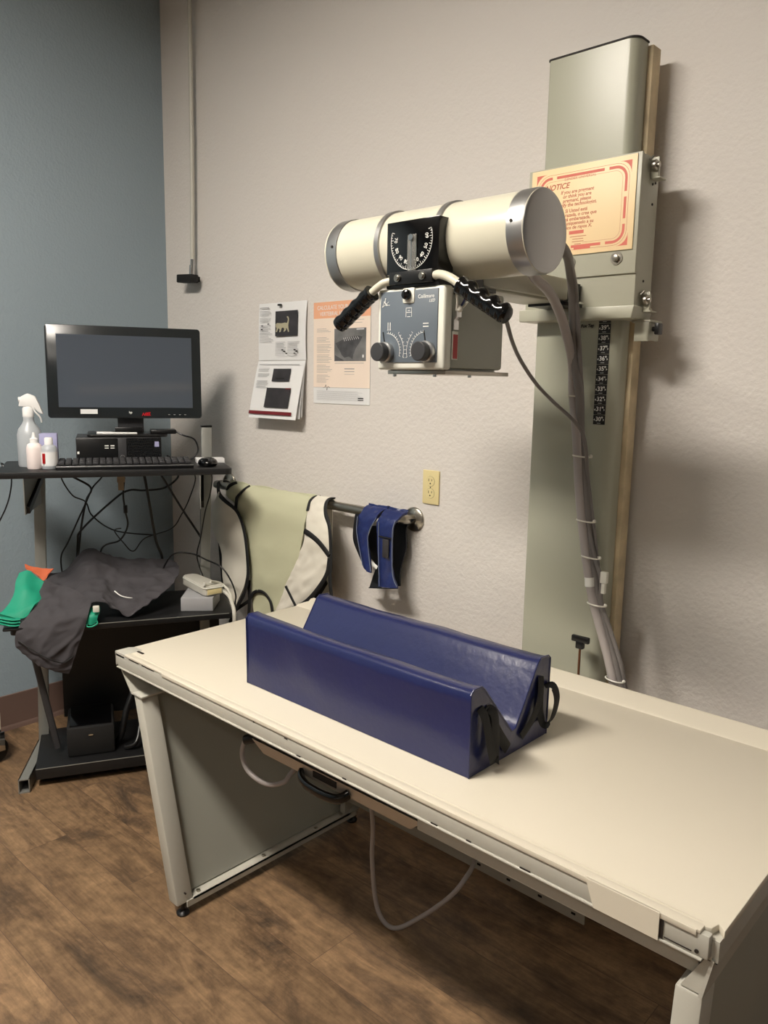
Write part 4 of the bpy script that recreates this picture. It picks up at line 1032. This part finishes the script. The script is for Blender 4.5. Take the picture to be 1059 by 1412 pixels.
# keyboard
kb = thing('keyboard', 'low black computer keyboard with a silver front edge at the desk front', 'keyboard', DESK @ V((.40, .1, TZt)), DANG)
pp('case', MB().prism([(.040, TZt+.0005), (.185, TZt+.0005), (.185, TZt+.024), (.060, TZt+.014), (.040, TZt+.012)], .168, .632, 'x', .002), M_black, kb)
pp('front_edge', MB().box(.169, .631, .0385, .042, TZt+.009, TZt+.013, .001), M_alu, kb)
k0 = None
for r in range(5):
    n0 = .068+.022*r; z = TZt+.0145+.0018*r
    for k in range(20):
        u0 = .176+.0226*k
        if k0 is None: k0 = pp('key', MB().box(u0, u0+.0192, n0, n0+.018, z, z+.008, .0015, seg=1), M_dkgrey, kb)
        else:
            c_ = k0.copy(); col.objects.link(c_); c_.parent = kb; c_.location = (.0226*k, .022*r, .0018*r)
# mouse and card
ms = thing('computer_mouse', 'black computer mouse at the right end of the desk', 'mouse', DESK @ V((.70, .1, TZt)), DANG)
pp('body', MB().sph((.690, .105, TZt+.012), .05, (.72, 1.0, .42), 24).box(.668, .712, .075, .135, TZt+.0005, TZt+.01), M_blackg, ms)
pp('wheel', MB().cyl((.686, .068, TZt+.024), (.694, .068, TZt+.024), .008, n=16), M_dkgrey, ms)
solo('paper_card', MB().box(.660, .765, .20, .255, TZt+.0005, TZt+.018, .001), M_paper, 'small white box lying behind the black mouse', 'box', DESK @ V((.71, .225, TZt)), frame=DESK, rotz=DANG)
# small boxes on the computer
solo('network_switch', MB().box(.495, .588, .200, .290, 1.2425, 1.258, .004), M_black, 'small flat black adapter box beside the monitor stand', 'adapter', DESK @ V((.54, .245, 1.2425)), frame=DESK, rotz=DANG)
m = MB().tube([(.305, .20, 1.2468), (.33, .195, 1.2468), (.38, .19, 1.2462), (.445, .187, 1.2462)], [.0055, .0055, .0045, .004], n=12)
solo('digital_thermometer', m, M_paper, 'white digital thermometer lying on the monitor base', 'thermometer', DESK @ V((.38, .19, 1.242)), frame=DESK, rotz=DANG)

# bottles at the left end of the tray
sb = thing('spray_bottle', 'tall translucent spray bottle with a white trigger head', 'spray bottle', DESK @ V((.075, .22, TZt)), DANG)
bx, bn = .080, .19
pp('bottle', MB().lathe([(0, 0), (.038, 0), (.041, .006), (.041, .112), (.036, .132), (.022, .152), (.018, .162), (.017, .182), (0, .182)], (bx, bn, TZt+.0005)), M_frost, sb)
m = MB().lathe([(.019, .175), (.019, .205), (.014, .212), (0, .212)], (bx, bn, TZt))
m.prism([(bx-.030, TZt+.212), (bx-.022, TZt+.246), (bx+.000, TZt+.258), (bx+.026, TZt+.248), (bx+.040, TZt+.215), (bx+.050, TZt+.185), (bx+.036, TZt+.190), (bx+.018, TZt+.208), (bx-.010, TZt+.212)], bn-.014, bn+.014, 'y', .004)
m.cyl((bx-.030, bn, TZt+.236), (bx-.018, bn, TZt+.236), .009)
pp('spray_head', m, M_paper, sb)
m = MB().tube([(bx+.014, bn-.004, TZt+.215), (bx+.024, bn-.018, TZt+.195), (bx+.040, bn-.024, TZt+.175), (bx+.044, bn-.022, TZt+.158)], (.008, .003), n=8, flat=(0, 1, 0)); pp('trigger', m, M_paper, sb)
db = thing('dropper_bottle', 'white squeeze bottle with a pointed nozzle, the middle of the three', 'bottle', DESK @ V((.103, .10, TZt)), DANG)
pp('bottle', MB().lathe([(0, 0), (.024, 0), (.026, .004), (.026, .072), (.022, .084), (.013, .090), (0, .090)], (.100, .105, TZt+.0005)), M_liquid, db)
pp('nozzle', MB().lathe([(.0135, 0), (.0135, .016), (.008, .020), (.004, .038), (0, .038)], (.100, .105, TZt+.088)), M_paper, db)
cb2 = thing('clear_bottle', 'clear plastic bottle with a white and red label beside the keyboard', 'bottle', DESK @ V((.150, .08, TZt)), DANG)
pp('bottle', MB().lathe([(0, 0), (.025, 0), (.027, .004), (.027, .066), (.023, .078), (.014, .084), (0, .084)], (.147, .10, TZt+.0005)), M_frost, cb2)
pp('cap', MB().lathe([(.014, 0), (.014, .022), (.011, .026), (0, .026)], (.147, .10, TZt+.083)), M_paper, cb2)
m = MB().lathe([(.0274, .012), (.0274, .060)], (.147, .10, TZt), n=28)
lb = pp('label', m, M_paper, cb2)
m = MB().box(.126, .136, .0752, .0765, TZt+.020, TZt+.055); pp('red_print', m, M_red, lb)
solo('tissue_pack', MB().box(.105, .172, .165, .215, TZt+.0005, TZt+.118, .004), M_lav, 'pale lavender packet standing behind the small bottles', 'packet', DESK @ V((.138, .19, TZt)), frame=DESK, rotz=DANG)

# cords of the desk (each its own thing)
SHIFT = [0]
def dcord(name, label, pts, r=.0032, cat='cable', m_=None):
    p = [V(q) if isinstance(q, V) else V(q)+V((0, SHIFT[0], 0)) for q in pts]; mb = MB().tube(p, r, n=8, smooth=7)
    lo = min(p, key=lambda q: q.z)
    return solo(name, mb, m_ or M_black, label, cat, DESK @ lo, frame=DESK, rotz=DANG, group='black cords hanging around the computer desk')
SHIFT[0] = .14
def d(x, y, n): return WD(x, y, n=n+SHIFT[0])
dcord('power_cord', 'black cord sagging from the desk left side and merging with the knotted cords', [(.17, .30, 1.10), d(85, 660, n=.30), d(100, 683, n=.30), d(118, 692, n=.32), d(128, 712, n=.34), d(160, 732, n=.36), (.52, .36, .80)], .0028)
dcord('power_cord', 'black cord swinging left under the desktop to the knotted cords and down to the jacket', [(.20, .28, 1.10), d(97, 655, n=.27), d(125, 672, n=.27), d(119, 690, n=.26), d(113, 720, n=.26), d(109, 755, n=.26), d(108, 772, n=.25), (.22, .24, .62)], .0042)
dcord('power_cord', 'black cord dropping from mid desktop straight into the left knot', [(.30, .27, 1.10), d(141, 656, n=.27), d(128, 672, n=.255), d(119, 692, n=.25), d(95, 745, n=.25), d(84, 770, n=.25), (.16, .28, .62)], .0032)
dcord('power_cord', 'long black cord curving from the right of the desktop down behind the jacket', [(.55, .27, 1.10), d(246, 655, n=.27), d(228, 672, n=.27), d(200, 676, n=.26), d(178, 676, n=.25), d(158, 688, n=.245), d(113, 730, n=.245), d(107, 750, n=.25), (.20, .28, .60)], .0042)
dcord('adapter_cord', 'black cord with a ferrite bead hanging under the middle of the desk', [(.40, .25, 1.06), d(170, 683, n=.23), d(173, 705, n=.23), d(176, 725, n=.235), d(165, 745, n=.235), d(140, 757, n=.235), (.28, .26, .63)], .0036)
dcord('power_cord', 'straight thick black cord falling from the desktop centre to the jacket', [(.46, .24, 1.10), d(199, 656, n=.22), d(207, 700, n=.22), d(215, 745, n=.225), d(224, 772, n=.23), (.52, .27, .60)], .0055)
dcord('power_cord', 'straight black cord slanting down to the right grey leg', [(.52, .25, 1.10), d(223, 656, n=.23), d(250, 700, n=.23), d(277, 741, n=.23), (.72, .26, .74)], .0045)
dcord('power_cord', 'thin black cord zigzagging low across the middle of the desk', [(.62, .26, 1.10), d(269, 656, n=.25), d(262, 685, n=.25), d(250, 710, n=.25), d(236, 729, n=.25), d(200, 742, n=.255), d(184, 760, n=.255), d(170, 748, n=.26), d(158, 732, n=.26), (.38, .28, .85)], .0024)
SHIFT[0] = .02
dcord('mouse_cord', 'thin black cord hanging past the right grey bracket', [(.70, .24, 1.10), d(292, 655, n=.21), d(290, 680, n=.21), d(283, 705, n=.2), d(277, 740, n=.2), d(272, 770, n=.2), (.70, .22, .62)], .0026)
dcord('power_cord', 'thin black cord falling from the left end of the desktop', [(-.015, .22, 1.135), d(2, 640, n=.20), d(15, 655, n=.18), d(14, 680, n=.18), d(6, 705, n=.18), d(-12, 740, n=.2)], .0026)
dcord('video_cord', 'tangle of black cords arching from the adapter box over the desk right side', [(.585, .27, 1.250), d(252, 600, n=.25), d(268, 606, n=.25), d(273, 622, n=.25), d(262, 633, n=.25), d(240, 632, n=.25), (.56, .30, 1.15)], .0032)
dcord('power_cord', 'black cord looping forward over the pale box to the apron', [(.50, .30, .62), d(235, 767, n=.24), d(262, 763, n=.22), d(285, 772, n=.20), d(305, 782, n=.15), d(318, 800, n=.12), d(325, 820, n=.10), d(324, 835, n=.09), (.79, .10, .50)], .0032)
f_ = WD(173, 702, n=.37); 
solo('ferrite_bead', MB().cyl((f_.x, f_.y, f_.z+.016), (f_.x, f_.y, f_.z-.016), .008, n=14, bev=.002), M_black, 'black ferrite bead on the cord under the middle of the desk', 'cable', DESK @ f_, frame=DESK, rotz=DANG)
f_ = WD(167, 665, n=.2)
solo('usb_plug', MB().box(f_.x-.014, f_.x+.014, f_.y-.006, f_.y+.006, f_.z, 1.107).box(f_.x-.011, f_.x+.009, f_.y-.005, f_.y+.005, f_.z-.03, f_.z), M_tan, 'tan plug hanging from the underside of the desktop', 'plug', DESK @ f_, frame=DESK, rotz=DANG)

# pale box and handset on the middle shelf
solo('junction_box', MB().prism([(.575, .06), (.690, .03), (.735, .17), (.62, .22)], .5905, .642, 'z', .003), M_glbl, 'grey electronics box on the middle shelf at the jacket edge', 'box', DESK @ V((.65, .12, .59)), frame=DESK, rotz=DANG)
hp = thing('handset', 'rounded pale grey handset resting across the grey electronics box', 'handset', DESK @ V((.68, .15, .645)), DANG)
a_, b2 = WD(255, 772, n=.24), WD(283, 796, n=.02)
a_ = V((.625, .27, .668)); b2 = V((.700, .055, .668))
ax = (b2-a_).normalized(); L = (b2-a_).length
MH = DESK @ Matrix.Translation((a_+b2)/2) @ Matrix.Rotation(math.atan2(ax.y, ax.x), 4, 'Z')
m = MB().prism([(-L/2, -.018), (-L/2+.02, -.032), (L/2-.02, -.040), (L/2, -.034), (L/2, .034), (L/2-.02, .040), (-L/2+.02, .032), (-L/2, .018)], -.024, .014, 'z', .006, seg=3)
link('body', m, M_pale, hp, frame=MH)
m = MB().prism([(-L/2+.004, -.02), (-L/2+.02, -.034), (L/2-.015, -.042), (L/2+.004, -.036), (L/2+.004, .036), (L/2-.015, .042), (-L/2+.02, .034), (-L/2+.004, .02)], .004, .008, 'z', .0015)
link('rim', m, M_colwhite, hp, frame=MH)
m = MB().box(L/2-.001, L/2+.003, -.030, .028, -.018, .001, .001); link('end_grille', m, M_ivory, hp, frame=MH)
m = MB().tube([WD(281, 806, n=.05), WD(300, 810, n=.08), WD(315, 821, n=.06), WD(320, 832, n=.02), WD(323, 846, n=-.02), WD(323, 870, n=-.02), WD(323, 900, n=-.02)], .0075, n=10)
m.tube([WD(290, 802, n=.06), WD(303, 804, n=.09), WD(315, 814, n=.07), WD(321, 830, n=.03)], .0055, n=10)
solo('white_cable', m, M_pale, 'thick pale cable running from the grey box over the shelf edge', 'cable', DESK @ WD(323, 900, n=-.02), frame=DESK, rotz=DANG)

# jacket
jk = thing('scrub_jacket', 'crumpled charcoal grey cloth jacket spilling off the middle shelf', 'jacket', DESK @ V((.3, .1, .59)), DANG)
def jz(x, y, z): return WD(x, y, z=z)
def jn(x, y, n): return WD(x, y, n=n)
ns_ = (.33, .27, .20, .12, .06, .015)
px_ = [[(62, 792), (88, 786), (122, 758), (160, 768), (205, 772), (242, 772)],
       [(60, 802), (88, 797), (122, 776), (165, 782), (208, 785), (247, 786)],
       [(60, 815), (90, 808), (125, 796), (165, 800), (207, 800), (244, 797)],
       [(70, 832), (95, 825), (127, 812), (163, 817), (195, 818), (234, 811)],
       [(90, 840), (112, 832), (132, 824), (160, 828), (180, 832), (214, 826)],
       [(112, 840), (122, 836), (140, 832), (157, 840), (178, 850), (198, 838)]]
g = [[jn(x_, y_, n_+(.012 if k_ % 2 else 0)) for k_, (x_, y_) in enumerate(r_)] for r_, n_ in zip(px_, ns_)]
g[0] = [q+V((0, .03, -.01)) for q in g[0]]
m = MB().sheet(g, 12, 12, wr=.013, ws=10, th=.003, seed=4, dirn=(0, -.5, 1))
link('jacket_body', m, M_scrub, jk, frame=DESK, ang=70)
g = [[jn(62, 800, .14), jn(78, 806, .13), jn(98, 812, .10), jn(118, 824, .06), jn(126, 830, .03)],
     [jn(52, 822, .09), jn(70, 826, .07), jn(90, 830, .05), jn(112, 834, .02), jn(125, 838, .0)],
     [jn(40, 845, .03), jn(60, 848, .0), jn(82, 852, -.02), jn(104, 852, -.02), jn(121, 850, -.02)],
     [jn(28, 862, -.01), jn(50, 870, -.03), jn(74, 878, -.045), jn(98, 876, -.035), jn(115, 870, -.025)],
     [jn(22, 876, -.02), jn(44, 888, -.04), jn(70, 898, -.05), jn(92, 898, -.04), jn(107, 892, -.03)],
     [jn(22, 890, -.02), jn(42, 904, -.035), jn(62, 914, -.045), jn(84, 920, -.04), jn(101, 912, -.03)],
     [jn(30, 900, -.02), jn(46, 912, -.03), jn(62, 920, -.04), jn(80, 927, -.035), jn(95, 929, -.03)]]
m = MB().sheet(g, 12, 11, wr=.008, ws=12, th=.004, seed=9, dirn=(0, -1, 0))
link('sleeve', m, M_scrub, jk, frame=DESK, ang=70)
m = MB()
m.tube([jn(24, 883, -.034), jn(44, 896, -.052), jn(66, 908, -.062), jn(86, 914, -.052), jn(100, 906, -.04)], .0022, n=6)
link('hem_seam', m, M_blackm, jk, frame=DESK)
m = MB().tube([jn(158, 815, .10), jn(168, 822, .085), jn(183, 825, .085)], .0022, n=6); link('white_piping', m, M_white, jk, frame=DESK)
m = MB().box(0, .022, -.004, .004, -.012, .012, .003, M=Matrix.Translation(jn(128, 840, -.02))); 
link('white_toggle', m, M_tie, jk, frame=DESK)

# gloves and orange cloth
def gl_(nm, g, m_, label, cat, base, **k):
    mb = MB().sheet(g, 7, 7, wr=k.get('wr', .003), ws=12, th=.008, seed=6, dirn=(0, -1, .6))
    if k.get('extra'): k['extra'](mb)
    return solo(nm, mb, m_, label, cat, base, group='green rubber gloves on the middle shelf', frame=DESK, rotz=DANG, ang=60)
g = [[jn(27, 790, .16), jn(40, 787, .16), jn(52, 796, .15), jn(62, 802, .14)],
     [jn(22, 802, .13), jn(36, 802, .12), jn(50, 808, .12), jn(62, 812, .12)],
     [jn(19, 820, .09), jn(34, 820, .07), jn(48, 824, .07), jn(58, 826, .08)],
     [jn(10, 836, .05), jn(24, 838, .03), jn(38, 838, .03), jn(48, 834, .04)],
     [jn(-2, 846, .02), jn(12, 850, .0), jn(28, 853, .0), jn(38, 850, .01)]]
def ex(mb):
    for k, yo in enumerate((852, 856, 860)):
        mb.tube([jn(-4, yo-1, .0-.004*k), jn(8, yo+1, -.004), jn(18, yo+2.5, -.006), jn(27, yo+1.5, .0)], (.0045, .012), n=8, smooth=5, flat=(0, 0, 1))
gl_('rubber_glove', g, M_glove, 'green rubber glove at the left corner of the middle shelf', 'glove', DESK @ V((.05, .05, .60)), extra=ex)
m = MB().sheet([[jn(116, 836, .03), jn(128, 838, .03), jn(138, 838, .03)], [jn(117, 848, -.01), jn(127, 848, -.015), jn(136, 846, -.01)], [jn(119, 860, -.015), jn(126, 862, -.02), jn(133, 858, -.015)]], 6, 6, th=.01, dirn=(0, -1, 0))
m.tube([jn(120, 860, -.012), jn(120, 864, -.02), jn(127, 864, -.02), jn(134, 860, -.016), jn(133, 855, -.012)], .003, n=8)
solo('rubber_glove', m, M_glove, 'green glove cuff peeking out under the jacket at the shelf front', 'glove', DESK @ V((.27, .0, .59)), group='green rubber gloves on the middle shelf', frame=DESK, rotz=DANG, ang=60)
m = MB().sheet([[jn(34, 778, .18), jn(48, 782, .18), jn(62, 784, .18), jn(74, 784, .17)], [jn(36, 783, .165), jn(48, 789, .155), jn(60, 794, .15), jn(68, 790, .15)], [jn(40, 784, .16), jn(52, 793, .148), jn(60, 801, .14), jn(64, 796, .14)]], 5, 5, wr=.003, ws=25, th=.003, dirn=(0, -1, .5))
solo('orange_cloth', m, M_orcl, 'crumpled orange cloth between the green glove and the jacket', 'cloth', DESK @ V((.1, .15, .6)), frame=DESK, rotz=DANG)
m = MB().box(-.02, .08, -.025, .08, .5905, .600, .004)
solo('black_strap', m, M_black, 'flat black item under the green glove at the shelf corner', 'pouch', DESK @ V((.03, .02, .59)), frame=DESK, rotz=DANG)

# things on the bottom shelf
ub = thing('battery_backup', 'black boxy power unit on the bottom shelf of the desk', 'power unit', DESK @ V((.24, .15, .072)), DANG)
pp('housing', MB().box(.160, .325, .05, .25, .0725, .185, .008), M_blackm, ub)
pp('top_panel', MB().box(.17, .315, .06, .24, .185, .189, .002), M_blackg, ub)
pp('indicator', MB().box(.235, .250, .047, .051, .150, .153), M_tan, ub)
m = MB().tube([(.33, .12, .078), (.35, .10, .12), (.37, .12, .20), (.40, .15, .28), (.39, .2, .34)], .012, n=10); m.tube([(.36, .06, .082), (.40, .05, .10), (.42, .1, .16), (.44, .14, .24)], .009, n=10)
solo('cord_coil', m, M_black, 'coiled black cords beside the power unit on the bottom shelf', 'cable', DESK @ V((.37, .1, .072)), frame=DESK, rotz=DANG)

# cart caster at the left edge
kc = thing('cart_caster', 'cream cart leg with a black swivel caster at the left picture edge', 'caster', (.26, -.955, 0))
c = W(4, 1045, Z=.05); cx_, cy_ = .262, -.955
m = MB().box(cx_-.14, cx_+.022, cy_-.025, cy_+.02, .155, .205, .006); m.box(cx_-.022, cx_+.022, cy_-.025, cy_+.02, .135, .205, .005); link('leg', m, M_enamel, kc)
m = MB().box(cx_-.02, cx_+.02, cy_-.02, cy_+.02, .118, .134, .003); m.box(cx_+.018, cx_+.022, cy_-.03, cy_+.03, .05, .125, .001); m.box(cx_-.022, cx_-.018, cy_-.03, cy_+.03, .05, .125, .001); link('fork', m, M_chrome, kc)
m = MB().lathe([(0, -.013), (.042, -.013), (.052, -.006), (.052, .006), (.042, .013), (0, .013)], (cx_, cy_-.005, .053), (1, 0, 0), 36); link('wheel', m, M_blkrub, kc)

# ------------------------------------------------------------------ world, view
w = bpy.data.worlds.new('world'); bpy.context.scene.world = w; w.use_nodes = True
w.node_tree.nodes['Background'].inputs[0].default_value = (.8, .85, 1, 1); w.node_tree.nodes['Background'].inputs[1].default_value = .02
vs = bpy.context.scene.view_settings
vs.view_transform = 'Standard'; vs.look = 'None'; vs.gamma = 1; vs.exposure = .36; vs.use_curve_mapping = False
